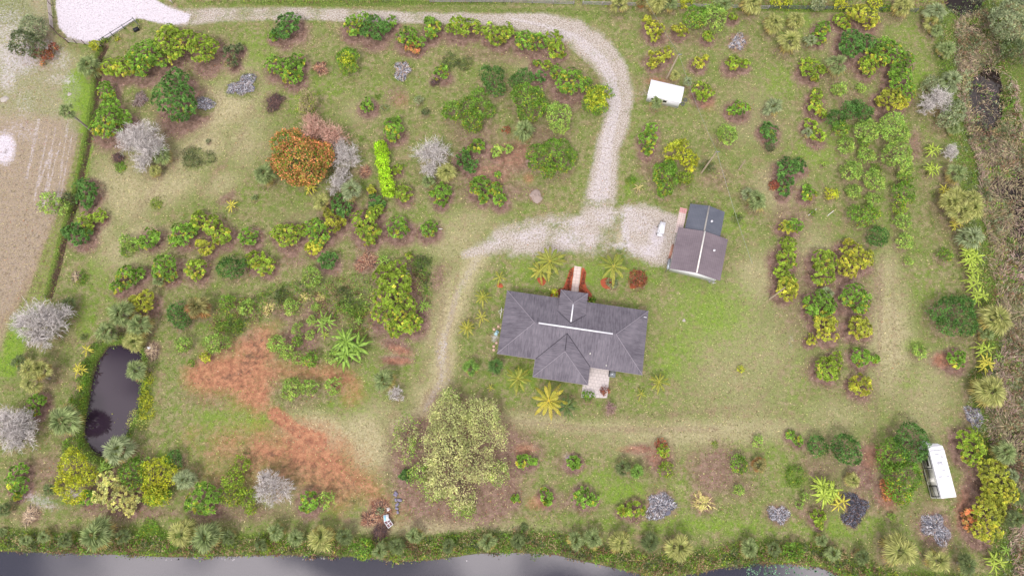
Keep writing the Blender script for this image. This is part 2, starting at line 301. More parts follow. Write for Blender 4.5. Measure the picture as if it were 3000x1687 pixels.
# banks and marsh
CANAL = [(-300,1392),(0,1388),(100,1390),(200,1393),(300,1396),(420,1402),(540,1400),(700,1396),(800,1399),(900,1402),(1000,1413),(1080,1410),(1200,1393),(1300,1391),(1400,1396),(1450,1408),(1550,1430),(1640,1452),(1720,1450),(1820,1430),(1900,1418),(2000,1420),(2070,1428),(2120,1449),(2250,1500),(2700,1520),(2700,2600),(-300,2600)]
POND = [(268,868),(320,864),(352,890),(350,960),(346,1010),(332,1050),(312,1090),(292,1110),(262,1152),(232,1142),(204,1100),(208,1050),(217,1000),(226,950),(240,905)]
RIVER = [(2368,-60),(2385,14),(2408,34),(2445,40),(2478,10),(2500,-60)]
MARSH = [(2410,70),(2470,40),(2500,120),(2528,175),(2545,240),(2556,300),(2568,350),(2640,420),(2900,800),(2900,1500),(2560,1500),(2545,1350),(2530,1200),(2500,1080),(2490,960),(2540,860),(2520,760),(2500,640),(2485,560),(2470,430),(2440,340),(2425,240),(2410,150)]
sc_, sp_, sr2, sm_ = sdf(CANAL), sdf(POND), sdf(RIVER), sdf(MARSH)
put('weed', (sc_+75+wob*30)/25, .75); put('litter', (sc_+60+wob*40)/30, .6)
put('mud_and_shade', (sc_+8)/10, .9); put('weed', (sp_+26+wob*20)/14, .9); put('mud_and_shade', (sp_+4)/6, 1)
put('weed', (sm_+70+wob*20)/22, .7); put('mud_and_shade', (sm_+10)/14, .3); put('litter', (sm_+10)/14, .8); put('gravel', (sm_+4)/14, .25); put('mud_and_shade', (sr2+6)/8, .9)
area('litter', [(2545,130),(2620,120),(2700,400),(2600,360),(2572,330),(2560,260)], 1, 6, 6); area('dry', [(2545,130),(2620,120),(2700,400),(2600,360),(2572,330),(2560,260)], 1, 6, 6)
put('mud_and_shade', (sdf([(2555,150),(2700,120),(2700,400),(2600,360),(2575,330),(2564,260)])+wob*20)/30, .5)
for e in [(380,1350,60,34,0,1),(2000,1215,26,14,0,.7),(1350,30,400,8,2,.5),(2000,22,300,10,1,.8),(900,8,400,9,0,.7)]: ell('weed', *e)
# height
HZ = (fbm(GX, GY, 14, 5)-.5)*.18+(vnoise(GX, GY, 2.2, 9)-.5)*.05
def smooth(x): x = np.clip(x, 0, 1); return x*x*(3-2*x)
for s_, dep in ((sc_, 2.6), (sp_, 2.4), (sr2, 2.0)):
    HZ -= smooth((s_+9)/22)*dep
hole_ = np.maximum(smooth(1.5-np.hypot((PXg-2490)/44, (PYg-240)/90)), smooth(1.4-np.hypot((PXg-2570)/24, (PYg-520)/120)))
hole_ = np.maximum(hole_, smooth((fbm(GX, GY, 6, 12)-.62)/.12))
HZ -= smooth((sm_+10)/22)*(.2+1.7*hole_)
HZ[(np.abs(GX-12) < 22) & (np.abs(GY-26) < 18)] *= .3
bd = np.full(GX.shape, 1e9)
for a, b in zip(DITCH, DITCH[1:]):
    L2 = (b[0]-a[0])**2+(b[1]-a[1])**2; t = np.clip(((PXg-a[0]-3)*(b[0]-a[0])+(PYg-a[1])*(b[1]-a[1]))/L2, 0, 1)
    bd = np.minimum(bd, np.hypot(PXg-a[0]-3-t*(b[0]-a[0]), PYg-a[1]-t*(b[1]-a[1])))
HZ -= smooth((9-bd)/7)*.9
def sample(A, X, Y):
    X = np.atleast_1d(X); Y = np.atleast_1d(Y)
    i = np.clip(np.searchsorted(gx, X)-1, 0, len(gx)-2); j = np.clip(np.searchsorted(gy, Y)-1, 0, len(gy)-2)
    fx = np.clip((X-gx[i])/(gx[i+1]-gx[i]), 0, 1); fy = np.clip((Y-gy[j])/(gy[j+1]-gy[j]), 0, 1)
    return (A[j, i]*(1-fx)+A[j, i+1]*fx)*(1-fy)+(A[j+1, i]*(1-fx)+A[j+1, i+1]*fx)*fy
def gz(x, y): return float(sample(HZ, x, y)[0])
def ground_material():
    m, n, l, b = newmat('ground', .95, .1)
    tcn = n.new('ShaderNodeTexCoord'); P = tcn.outputs['Object']
    A1 = n.new('ShaderNodeAttribute'); A1.attribute_name = 'mapA'; A2 = n.new('ShaderNodeAttribute'); A2.attribute_name = 'mapB'
    S1 = n.new('ShaderNodeSeparateColor'); S2 = n.new('ShaderNodeSeparateColor')
    l.new(A1.outputs['Color'], S1.inputs[0]); l.new(A2.outputs['Color'], S2.inputs[0])
    w = {'lush': S1.outputs[0], 'dry': S1.outputs[1], 'litter': S1.outputs[2], 'red': A1.outputs['Alpha'],
         'gravel': S2.outputs[0], 'sand': S2.outputs[1], 'weed': S2.outputs[2], 'mud_and_shade': A2.outputs['Alpha']}
    nf = noise(n, l, 4.2, 4, .75, P).outputs['Fac']; nm = noise(n, l, .95, 5, .72, P).outputs['Fac']
    nl = noise(n, l, .16, 4, .6, P).outputs['Fac']; ng = noise(n, l, 2.0, 6, .85, P).outputs['Fac']
    nff = noise(n, l, 9, 3, .8, P).outputs['Fac']
    def sharp(x, lo, hi):
        r = n.new('ShaderNodeMapRange'); r.inputs['From Min'].default_value = lo; r.inputs['From Max'].default_value = hi
        l.new(x, r.inputs['Value']); return r.outputs['Result']
    def mask(x, nz, hard):
        a = math_(n, l, 'MULTIPLY', x, 1.5); a = math_(n, l, 'SUBTRACT', a, .25)
        q = sharp(nz, .28, .72); a = math_(n, l, 'SUBTRACT', a, q); a = math_(n, l, 'MULTIPLY', a, hard)
        return math_(n, l, 'ADD', a, .5, True)
    C = lambda r, g, bb: tuple(lin((r, g, bb)))
    olive, tan = C(104, 124, 58), C(156, 147, 112)
    base = mix(n, l, sharp(nm, .42, .63), olive, tan)
    base = mix(n, l, math_(n, l, 'MULTIPLY', sharp(nl, .42, .7), .6), base, C(100, 130, 48))
    base = mix(n, l, math_(n, l, 'MULTIPLY', sharp(ng, .42, .74), .42), base, C(130, 108, 88))
    base = mix(n, l, math_(n, l, 'MULTIPLY', sharp(noise(n, l, .42, 5, .7, P).outputs['Fac'], .5, .66), .6), base, C(142, 120, 98))
    def lay(base, key, nz, hard, c1, c2, vn, vlo=.35, vhi=.65):
        return mix(n, l, mask(w[key], nz, hard), base, mix(n, l, sharp(vn, vlo, vhi), c1, c2))
    base = lay(base, 'dry', nm, 1.1, C(148, 144, 104), C(186, 174, 142), ng)
    base = lay(base, 'lush', nm, 1.1, C(90, 128, 42), C(140, 162, 64), ng)
    base = lay(base, 'litter', ng, 1.0, C(108, 84, 74), C(152, 126, 114), nm)
    base = lay(base, 'weed', ng, 1.4, C(76, 98, 42), C(112, 132, 56), nf)
    base = lay(base, 'red', ng, .9, C(138, 92, 74), C(188, 136, 104), nm)
    base = lay(base, 'gravel', ng, 1.1, C(134, 120, 104), C(198, 190, 182), nf, .34, .62)
    base = lay(base, 'sand', ng, 1.3, C(188, 178, 182), C(212, 206, 214), nf, .3, .6)
    base = lay(base, 'mud_and_shade', nm, 1.2, C(84, 70, 58), C(104, 88, 74), nf)  # wet earth and ruts, plus the shade painted under orchard crowns
    # fine speckle of stems, twigs and stones
    v = math_(n, l, 'ADD', math_(n, l, 'MULTIPLY', sharp(nff, .34, .66), .56), .70)
    v2 = math_(n, l, 'ADD', math_(n, l, 'MULTIPLY', sharp(nf, .34, .66), .50), .76)
    vv = math_(n, l, 'MULTIPLY', v, v2)
    n3 = noise(n, l, 1.7, 3, .9, P).outputs['Fac']; v3 = math_(n, l, 'ADD', math_(n, l, 'MULTIPLY', sharp(n3, .36, .64), .46), .78); vv = math_(n, l, 'MULTIPLY', vv, v3)
    base = mix(n, l, 1.0, base, mix(n, l, vv, (0, 0, 0), (1, 1, 1)), 'MULTIPLY')
    l.new(base, b.inputs['Base Color'])
    bp = n.new('ShaderNodeBump'); bp.inputs['Strength'].default_value = .7; bp.inputs['Distance'].default_value = .12
    l.new(math_(n, l, 'ADD', nf, math_(n, l, 'MULTIPLY', nff, .5)), bp.inputs['Height']); l.new(bp.outputs['Normal'], b.inputs['Normal'])
    return m
def build_ground():
    ny, nx = GX.shape
    V = np.stack([GX, GY, HZ], -1).reshape(-1, 3); I = np.arange(nx*ny).reshape(ny, nx)
    Q = np.stack([I[:-1, :-1], I[:-1, 1:], I[1:, 1:], I[1:, :-1]], -1).reshape(-1, 4)
    b = MB(); b.mesh(V, Q, (1, 1, 1)); o = b.build('ground', ground_material(), smooth=True)
    o['kind'] = 'structure'
    for nm, ks in (('mapA', CHN[:4]), ('mapB', CHN[4:])):
        ca = o.data.color_attributes.new(nm, 'FLOAT_COLOR', 'POINT')
        ca.data.foreach_set('color', np.stack([MAP[k] for k in ks], -1).astype(np.float32).ravel())
def water_material(name, c1, c2, rough, scale, ior=1.33):
    m, n, l, b = newmat(name, rough, .5); b.inputs['IOR'].default_value = ior
    tcn = n.new('ShaderNodeTexCoord'); t = noise(n, l, scale, 3, .5, tcn.outputs['Object'])
    l.new(mix(n, l, t.outputs['Fac'], lin(c1), lin(c2)), b.inputs['Base Color'])
    bp = n.new('ShaderNodeBump'); bp.inputs['Strength'].default_value = .02; bp.inputs['Distance'].default_value = .05
    t2 = noise(n, l, .9, 3, .5, tcn.outputs['Object']); l.new(t2.outputs['Fac'], bp.inputs['Height']); l.new(bp.outputs['Normal'], b.inputs['Normal'])
    return m
def sheet(name, pts, z, mat):
    o = poly(name, [(x, y, z) for x, y in pts], [list(range(len(pts)))], mat); o['kind'] = 'structure'; return o
wm1 = water_material('canal_water', (40, 38, 50), (62, 58, 62), .05, .05, 2.2)
wm2 = water_material('pond_water', (42, 32, 44), (50, 38, 50), .03, .1, 1.48)
wm3 = water_material('marsh_water', (34, 26, 22), (44, 38, 36), .05, .2, 1.36)
sheet('canal_water', [(-200,-80),(200,-80),(200,-9),(60,-9),(20,-8.4),(-40,-8),(-200,-8)], -1.15, wm1)
px0 = [D(x, y) for x, y in ((180,850),(375,850),(375,1170),(180,1170))]
sheet('pond_water', px0, -.95, wm2)
px0 = [D(x, y) for x, y in ((2390,-80),(2300,-80),(2380,60),(2400,400),(2460,900),(2480,1420),(2900,1420),(2900,-80))]
sheet('marsh_water', px0, -1.0, wm3)
# ------------------------------------------------ plants
PAL = {  # leaf colours: base, light tip, odd leaves, odd share
 'g': ((74,122,38),(138,174,62),(196,188,60),.16), 'd': ((48,96,42),(108,148,66),(150,160,60),.06),
 'k': ((70,90,56),(116,128,84),(140,124,86),.18), 'y': ((90,132,38),(160,180,60),(206,194,74),.15),
 'Y': ((122,142,44),(180,182,66),(208,198,70),.32), 'l': ((104,150,58),(172,202,96),(196,206,100),.25),
 'p': ((112,130,90),(166,176,134),(172,166,126),.2), 'w': ((146,158,78),(208,208,132),(216,206,124),.5),
 'o': ((204,124,76),(230,162,112),(150,150,76),.3), 'r': ((124,66,52),(166,96,74),(170,124,60),.2),
 'x': ((142,164,42),(198,204,64),(218,206,60),.3), 'a': ((96,98,112),(150,152,166),(60,60,70),.3),
 'n': ((134,196,28),(192,224,52),(204,216,72),.3),
 'v': ((164,180,104),(212,216,150),(220,212,154),.5)}
def unit(v): return v/(np.linalg.norm(v, axis=-1, keepdims=True)+1e-9)
def kites(mb, C, U, Wd, L, wd, c0, c1, droop=0.0, mid=.5):
    L = np.asarray(L)[:, None]; wd = np.asarray(wd)[:, None]
    m = C+U*L*mid; tip = C+U*L; tip = tip.copy(); tip[:, 2] -= (np.asarray(droop)*L[:, 0])
    V = np.stack([C, m-Wd*wd/2, tip, m+Wd*wd/2], 1)
    mb.quads(V, np.stack([c0, (c0+c1)/2, c1, (c0+c1)/2], 1))
def subblobs(bl, rg, k=7, f=.52):
    out = []
    for x, y, z, r in bl:
        out.append((x, y, z, r*.8))
        for i in range(k):
            a = 2*math.pi*(i+rg.rand()*.8)/k; d = r*(.42+.22*rg.rand()); rr = r*f*(.7+.5*rg.rand())
            out.append((x+d*math.cos(a), y+d*math.sin(a), z+r*(.05+.35*(rg.rand()-.4)), rr))
    return np.array(out)
def shell(sb, rg, dens, flat=.8, low=-.25, inner=.12):
    P = []; N = []
    for i, (x, y, z, r) in enumerate(sb):
        n = max(4, int(2*math.pi*r*r*dens))
        d = unit(rg.normal(size=(n*2, 3))); d = d[d[:, 2] > low][:n]
        q = np.array([x, y, z])+d*np.array([1, 1, flat])*r*(1-inner*rg.rand(len(d), 1))
        keep = np.ones(len(q), bool)
        for j, (a, b, c, s) in enumerate(sb):
            if j == i: continue
            e = (q-np.array([a, b, c]))/np.array([1, 1, flat]); keep &= (e*e).sum(1) > (s*.86)**2
        P.append(q[keep]); N.append(d[keep])
    return np.concatenate(P), np.concatenate(N)
def colpick(pal, n, rg, P=None, bias=0):
    b, t, o, f = PAL[pal]; b, t, o = lin(b), lin(t), lin(o)
    k = rg.rand(n)
    if P is not None:
        q = vnoise(P[:, 0]+50, P[:, 1]+90, 1.1, 4)
        south = (P[:, 1].mean()-P[:, 1])/(P[:, 1].std()+.3)*.10
        zz = (P[:, 2].mean()-P[:, 2])*.0
        k = k*.7+q*.3-south-zz
        odd = k < f*.9+.04 if f > .3 else k < f+.1
        if f < .3: odd &= rg.rand(n) < f*4
    else: odd = k < f
    c0 = np.where(odd[:, None], b*.75+o*.25, b); c1 = np.where(odd[:, None], o, t)
    v = (.8+.4*rg.rand(n))[:, None]
    if P is not None: v = v*(.62+.78*vnoise(P[:, 0], P[:, 1], .75, 33))[:, None]
    return c0*v, c1*v
def rosettes(mb, P, N, rg, pal, s):
    n = len(P); Nn = unit(N*.6+np.array([0, 0, .75])+rg.normal(size=N.shape)*.3)
    a = unit(np.cross(Nn, rg.normal(size=N.shape))); b = np.cross(Nn, a)
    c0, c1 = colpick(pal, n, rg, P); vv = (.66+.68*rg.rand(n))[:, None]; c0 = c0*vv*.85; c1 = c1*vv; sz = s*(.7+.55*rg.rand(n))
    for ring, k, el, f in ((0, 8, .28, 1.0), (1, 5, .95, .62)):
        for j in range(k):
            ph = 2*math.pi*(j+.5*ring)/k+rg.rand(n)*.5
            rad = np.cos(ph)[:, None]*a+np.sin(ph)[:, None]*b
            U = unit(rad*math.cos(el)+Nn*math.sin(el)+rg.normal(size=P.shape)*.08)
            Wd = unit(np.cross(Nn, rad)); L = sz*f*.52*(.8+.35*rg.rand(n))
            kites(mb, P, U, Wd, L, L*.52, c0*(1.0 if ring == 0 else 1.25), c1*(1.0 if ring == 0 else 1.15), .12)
def leaves(mb, P, N, rg, pal, s, k=5, spread=.3, aspect=.5, up=.35):
    P = np.repeat(P, k, 0)+rg.normal(size=(len(P)*k, 3))*spread; N = np.repeat(N, k, 0); n = len(P)
    U = unit(rg.normal(size=(n, 3))+N*.5); Nn = unit(N*.7+np.array([0, 0, up])+rg.normal(size=(n, 3))*.5)
    Wd = unit(np.cross(Nn, U)); c0, c1 = colpick(pal, n, rg, P)
    L = s*(.6+.8*rg.rand(n)); kites(mb, P-U*L[:, None]/2, U, Wd, L, L*aspect, c0, c1, .05)
def limbs(bl, base, rg, r0, col=(1, 1, 1), k=5, twig=0, P=None):
    mb = MB(); cx = np.mean([b[0] for b in bl]); cy = np.mean([b[1] for b in bl]); zt = min(b[2] for b in bl)
    fork = np.array([base[0]*.8+cx*.2, base[1]*.8+cy*.2, base[2]+(zt-base[2])*.45])
    mb.tube([base+np.array([0, 0, -.25]), (base+fork)/2+rg.normal(size=3)*.05*r0, fork], [r0*1.25, r0, r0*.8], col, 7)
    ends = []
    for x, y, z, r in bl:
        c = np.array([x, y, z]); m = (fork+c)/2+rg.normal(size=3)*.12*r; m[2] -= .1*r
        mb.tube([fork, m, c], [r0*.7, r0*.5, r0*.3], col, 5)
        for i in range(5):
            d = unit(rg.normal(size=3)+np.array([0, 0, .5])); e = c+d*r*.75
            mb.tube([c, (c+e)/2+rg.normal(size=3)*.06*r, e], [r0*.32, r0*.2, r0*.08], col, 4)
    return mb
RS = 1.0
def kblobs(tile, bl, hf, hmin, hmax):
    px = (tile % 4)*750+bl[0][0]/3.4333; py = TY[tile//4]+bl[0][1]/3.4333; s = ppm(px, py)/3.4333
    rm = max(b[2] for b in bl)*s; h = min(max(rm*hf, hmin), hmax)
    out = []
    for x, y, r in bl:
        r = r*s*RS; zc = h-rm*.25+(r-rm)*.4
        zc = max(zc, r*.45+.1); X, Y = T(tile, x, y, zc); out.append((X, Y, zc+gz(X, Y), r))
    return out, rm
def base_of(bl):
    w = np.array([b[3]**2 for b in bl]); x = sum(b[0]*q for b, q in zip(bl, w))/w.sum(); y = sum(b[1]*q for b, q in zip(bl, w))/w.sum()
    i = min(range(len(bl)), key=lambda k: math.hypot(bl[k][0]-x, bl[k][1]-y))
    x = (x+bl[i][0])/2; y = (y+bl[i][1])/2
    return np.array([x, y, gz(x, y)])
def soil_shade_under(bl, s=.6, ch='litter', f=1.15):
    for x, y, z, r in bl:
        X, Y = GX-x, GY-y+.3; m = (np.abs(X) < r*2.5) & (np.abs(Y) < r*2.5)
        d = np.hypot(X[m], Y[m])/(r*f)+wob[m]*.8
        MAP[ch][m] = np.maximum(MAP[ch][m], np.clip((1-d)/.7+.5, 0, 1)*s)
def tree_like(kind, pal, tile, bl0, label, rg):
    K = {'R': (1.05, .55, 4.2), 'C': (1.15, .5, 5.5), 'F': (1.2, 1.5, 5), 'O': (1.1, 3, 6), 'V': (.9, 3, 11), 'E': (.9, .8, 3), 'H': (1.1, 1, 1.6), 'W': (.2, .2, .7)}[kind]
    global RS
    RS = 1.07 if kind == 'R' else 1.0; bl, rm = kblobs(tile, bl0, *K); RS = 1.0; bs = base_of(bl)
    big = rm > 1.15
    nm, cat, grp = {'R': ('orchard_tree' if big else 'orchard_sapling', 'tree' if big else 'bush', 'rosette leaved orchard trees'),
      'C': ('leafy_tree' if big else 'bush', 'tree' if big else 'bush', 'fine leaved trees and bushes'), 'F': ('flowering_tree', 'tree', None),
      'O': ('orange_flowering_tree', 'tree', None), 'V': ('bamboo_clump', 'bamboo', None), 'E': ('flowering_shrub', 'bush', 'garden shrubs by the house'),
      'H': ('hedge', 'hedge', None), 'W': ('weed_clump', 'weeds', 'clumps of weeds')}[kind]
    root = thing(nm, label, cat, tuple(bs), 0, grp)
    mb = MB()
    if kind == 'R':
        sb = subblobs(bl, rg, 6); s = .64 if rm > 1 else .52
        P, N = shell(sb, rg, 1.55/(s*s), .72, -.2); q = vnoise(P[:, 0], P[:, 1], 1.0, 6); keep = rg.rand(len(P)) < np.clip(.25+1.6*q, 0, 1)
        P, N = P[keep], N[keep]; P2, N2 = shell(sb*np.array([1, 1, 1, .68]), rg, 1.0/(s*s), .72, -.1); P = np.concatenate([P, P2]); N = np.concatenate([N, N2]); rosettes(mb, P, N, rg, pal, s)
        soil_shade_under(bl, .95, 'litter', 1.5); soil_shade_under(bl, .4, 'mud_and_shade', 1.05)  # leaf litter ring, then crown shade painted into the soil as a dark centre
    elif kind in 'CEH':
        sb = subblobs(bl, rg, 7, .5); s = .36 if big else .27
        P, N = shell(sb, rg, 3.6/(s*s)/5*(1.6 if kind != 'H' else 3), .8, -.25); q = vnoise(P[:, 0], P[:, 1], .8, 6); keep = rg.rand(len(P)) < (np.clip(.2+1.7*q, 0, 1) if kind != 'H' else 1)
        if kind == 'C' and label.find('feathery') >= 0: s = .42
        P, N = P[keep], N[keep]; leaves(mb, P, N, rg, pal, s, 5, .16 if big else .1, .42)
        soil_shade_under(bl, .5 if kind != 'H' else .2)
    elif kind == 'F':
        sb = subblobs(bl, rg, 7, .5); P, N = shell(sb, rg, 13, .8, -.25); leaves(mb, P, N, rg, 'g', .32, 4, .16, .45)
    elif kind == 'O':
        sb = subblobs(bl, rg, 11, .34); P, N = shell(sb, rg, 9, .8, -.2); kq = rg.rand(len(P)) < np.clip(3*fbm(P[:, 0], P[:, 1], 1.8, 3)-.7, .1, 1); P, N = P[kq], N[kq]; leaves(mb, P, N, rg, 'g', .4, 4, .2, .45)
    elif kind == 'V':
        sb = subblobs([(x, y, z, r*.8) for x, y, z, r in bl], rg, 13, .36); sb[:, 0] += rg.normal(size=len(sb))*.35; sb[:, 1] += rg.normal(size=len(sb))*.35; P, N = shell(sb, rg, 7, .7, -.2, .25); q = fbm(P[:, 0], P[:, 1], 2.6, 6); keep = rg.rand(len(P)) < np.clip((q-.25)*3.2, .12, 1)
        P, N = P[keep], N[keep]; z0 = P[:, 2]; hi = z0 > np.percentile(z0, 22)
        leaves(mb, P[hi], N[hi], rg, 'v', .36, 8, .4, .3); leaves(mb, P[~hi], N[~hi], rg, 'l', .42, 6, .35, .3)
        soil_shade_under(bl, .7)
    elif kind == 'W':
        sb = subblobs([(x, y, gz(x, y)+.05, r) for x, y, z, r in bl], rg, 8, .4); P, N = shell(sb, rg, 12, .3, .0, .3)
        keep = rg.rand(len(P)) < .35+.7*vnoise(P[:, 0], P[:, 1], .8, 6); P, N = P[keep], N[keep]
        leaves(mb, P, N, rg, pal, .26, 4, .15, .35, .1); soil_shade_under(bl, .5, 'weed', 1.05)
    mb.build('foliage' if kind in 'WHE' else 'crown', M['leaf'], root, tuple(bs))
    if kind in 'FO':
        m2 = MB(); n = len(P); C = np.mean(P, 0)
        if kind == 'F':
            d = np.hypot(P[:, 0]-C[0], P[:, 1]-C[1])/rm; sel = (d+rg.rand(n)*.5 < (.85 if pal == 'y' else 1.5)) & (N[:, 2] > -.1)
            leaves(m2, P[sel]+N[sel]*.1, N[sel], rg, 'x', .26, 5, .14, .7); col = lin((240, 196, 36))
        else:
            q = fbm(P[:, 0], P[:, 1], 2.6, 8); sel = rg.rand(n) < np.clip((q-.36)*7+.15*(C[1]-P[:, 1]), .66, 1)
            leaves(m2, P[sel]+N[sel]*.12, N[sel], rg, 'o', .36, 6, .22, .6)
        m2.build('blossom', M['leaf'], root, tuple(bs))
    if kind == 'E' and pal == 'r' and 'dotted' in label:
        pass
    if kind not in 'W':
        limbs(bl, bs, rg, .05+.05*rm).build('trunk' if big else 'stem', M['bark'], root, tuple(bs))
    return root
def fan_crown(mb, C, Rr, rg, pal, nf=None, dead=.25):
    nf = nf or int(18+Rr*5); tipc = {'g': (158,172,112), 'y': (190,188,116), 'p': (166,178,132), 'k': (124,138,84), 'o': (164,156,96), 'l': (140,176,78), 'd': (110,146,70)}[pal]
    bc = {'g': (84,106,54), 'y': (120,132,62), 'p': (102,118,74), 'k': (70,88,46), 'o': (92,92,48), 'l': (66,104,34), 'd': (44,80,28)}[pal]
    tipc, bc = lin(tipc), lin(bc); oldc = lin((186,160,92) if pal != 'o' else (176,118,70))
    nf = int(nf*(.8+.4*rg.rand())); tl = rg.normal(size=2)*.14
    for i in range(nf):
        if rg.rand() < .08: continue
        t = (i+.5)/nf; az = i*2.39996+rg.normal()*.35; el = R(80-125*t**.9)+rg.normal()*.16+tl[0]*math.cos(az)+tl[1]*math.sin(az)
        d = np.array([math.cos(az)*math.cos(el), math.sin(az)*math.cos(el), math.sin(el)])
        pl = Rr*(.42+.12*rg.rand())*(1 if t > .25 else .75); fl = Rr*(.42+.22*rg.rand())
        h = C+d*pl; h[2] -= .10*pl
        mb.tube([C, (C+h)/2+np.array([0, 0, .05*pl]), h], [.035, .03, .02], lin((120,130,70)), 3)
        side = unit(np.cross(d, [0, 0, 1.0])+1e-6); nrm = unit(np.cross(side, d)); k = 15
        ph = np.linspace(-1.75, 1.75, k)+rg.normal(size=k)*.05
        tilt = unit(nrm*.85+np.array([0, 0, .5])); ax = unit(d-tilt*d.dot(tilt)); sd = np.cross(tilt, ax)
        U = unit(np.cos(ph)[:, None]*ax+np.sin(ph)[:, None]*sd-tilt*(.12+.25*np.abs(ph)[:, None]/1.7*.6))
        Wd = unit(np.cross(tilt, U)+tilt*rg.choice([-.5, .5], k)[:, None])
        L = fl*(1-.22*np.abs(ph)/1.75)*(.9+.2*rg.rand(k)); old = t > 1-dead and rg.rand() < .75
        c0 = np.tile(bc*(.8+.4*rg.rand()), (k, 1)); c1 = np.tile((oldc if old else tipc)*(.8+.4*rg.rand()), (k, 1))
        kites(mb, np.tile(h, (k, 1)), U, Wd, L, np.full(k, fl*.135), c0, c1, .22)
def palm(kind, pal, tile, bl0, label, rg):
    x, y, r = bl0[0]; px = (tile % 4)*750+x/3.4333; py = TY[tile//4]+y/3.4333; s = ppm(px, py)/3.4333; Rr = r*s
    if kind == 'S': h = min(max(Rr*1.25, .5), 4.2) if Rr > 1.0 else .35
    elif kind == 'K': Rr *= 1.22; h = min(max(Rr*1.0, .3), 4)
    X, Y = T(tile, x, y, h); base = np.array([X, Y, gz(X, Y)]); C = base+np.array([0, 0, h])
    if kind == 'S':
        root = thing('fan_palm', label, 'palm', tuple(base), 0, 'fan palms'); mb = MB()
        if Rr > 3.1:                       # several heads
            nh = 5 if Rr > 3.6 else 3
            for i in range(nh):
                a = i*2*math.pi/nh+rg.rand(); c = C+np.array([math.cos(a), math.sin(a), rg.normal()*.3])*Rr*.42
                fan_crown(mb, c, Rr*.62, rg, pal, 24, .3)
        else: fan_crown(mb, C, Rr, rg, pal, None, .5 if pal == 'o' else .3 if pal in 'yg' else .18)
        mb.build('crown', M['leaf'], root, tuple(base)); soil_shade_under([(X, Y, 0, Rr*.8)], .5)
    else:
        root = thing('coconut_palm', label, 'palm', tuple(base), 0, 'coconut palms around the house'); mb = MB()
        nf = 17 if Rr > 1.6 else 8
        bc, tc_ = {'g': ((112,136,48),(200,196,92)), 'y': ((140,150,56),(206,200,96)), 'Y': ((148,158,52),(222,206,88)), 'd': ((60,98,50),(134,152,86))}[pal]
        bc, tc_ = lin(bc), lin(tc_)
        for i in range(nf):
            t = (i+.5)/nf; az = i*2.39996+rg.rand()*.3; el = R(78-75*t); L = Rr*(.95+.25*rg.rand())*(.8+.25*t)
            u = np.linspace(0, 1, 9); hx = L*np.sin(u*1.0)/math.sin(1.0)*math.cos(el*.8); hz = L*(math.sin(el)*u-(.38+.25*t)*u*u)
            dr = np.array([math.cos(az), math.sin(az)]); P = np.stack([C[0]+dr[0]*hx, C[1]+dr[1]*hx, C[2]+hz], 1)
            mb.tube(P, np.linspace(.045, .01, 9), tc_*1.1, 4)
            k = int(26+Rr*3); uu = np.linspace(.14, .98, k)
            Q = np.stack([np.interp(uu, u, P[:, j]) for j in range(3)], 1); Td = unit(np.gradient(Q, axis=0)); sd = unit(np.cross(Td, [0, 0, 1.0])); up = np.cross(sd, Td)
            ll = Rr*.17*np.sin(np.clip(uu*1.05, 0, 1)*math.pi*.85+.3); ll = np.maximum(ll, .12)
            f = rg.rand()*.5+.5*t; c1 = np.tile(bc*(1-f)+tc_*f, (k, 1)); c0 = c1*.8
            for sg in (-1, 1):
                U = unit(sg*sd*.7+Td*.9-up*(.25+.2*rg.rand(k, 1))); Wd = unit(np.cross(U, up))
                kites(mb, Q, U, Wd, ll, np.full(k, .05+.008*Rr), c0*(.85+.3*rg.rand(k, 1)), c1, .2)
        mb.build('crown', M['leaf'], root, tuple(base))
    tr = MB(); lean = (rg.rand(2)-.5)*.4; b0 = base+np.array([lean[0], lean[1], -.2]); n = 8
    P = np.array([b0+(C-b0)*t for t in np.linspace(0, 1, n)]); r0 = .17 if kind == 'S' else .12
    tr.tube(P, [r0*(1.3 if i == 0 else 1+.08*(i % 2)) for i in range(n)], (1, 1, 1), 8)
    tr.build('trunk', M['palebark'], root, tuple(base)); return root
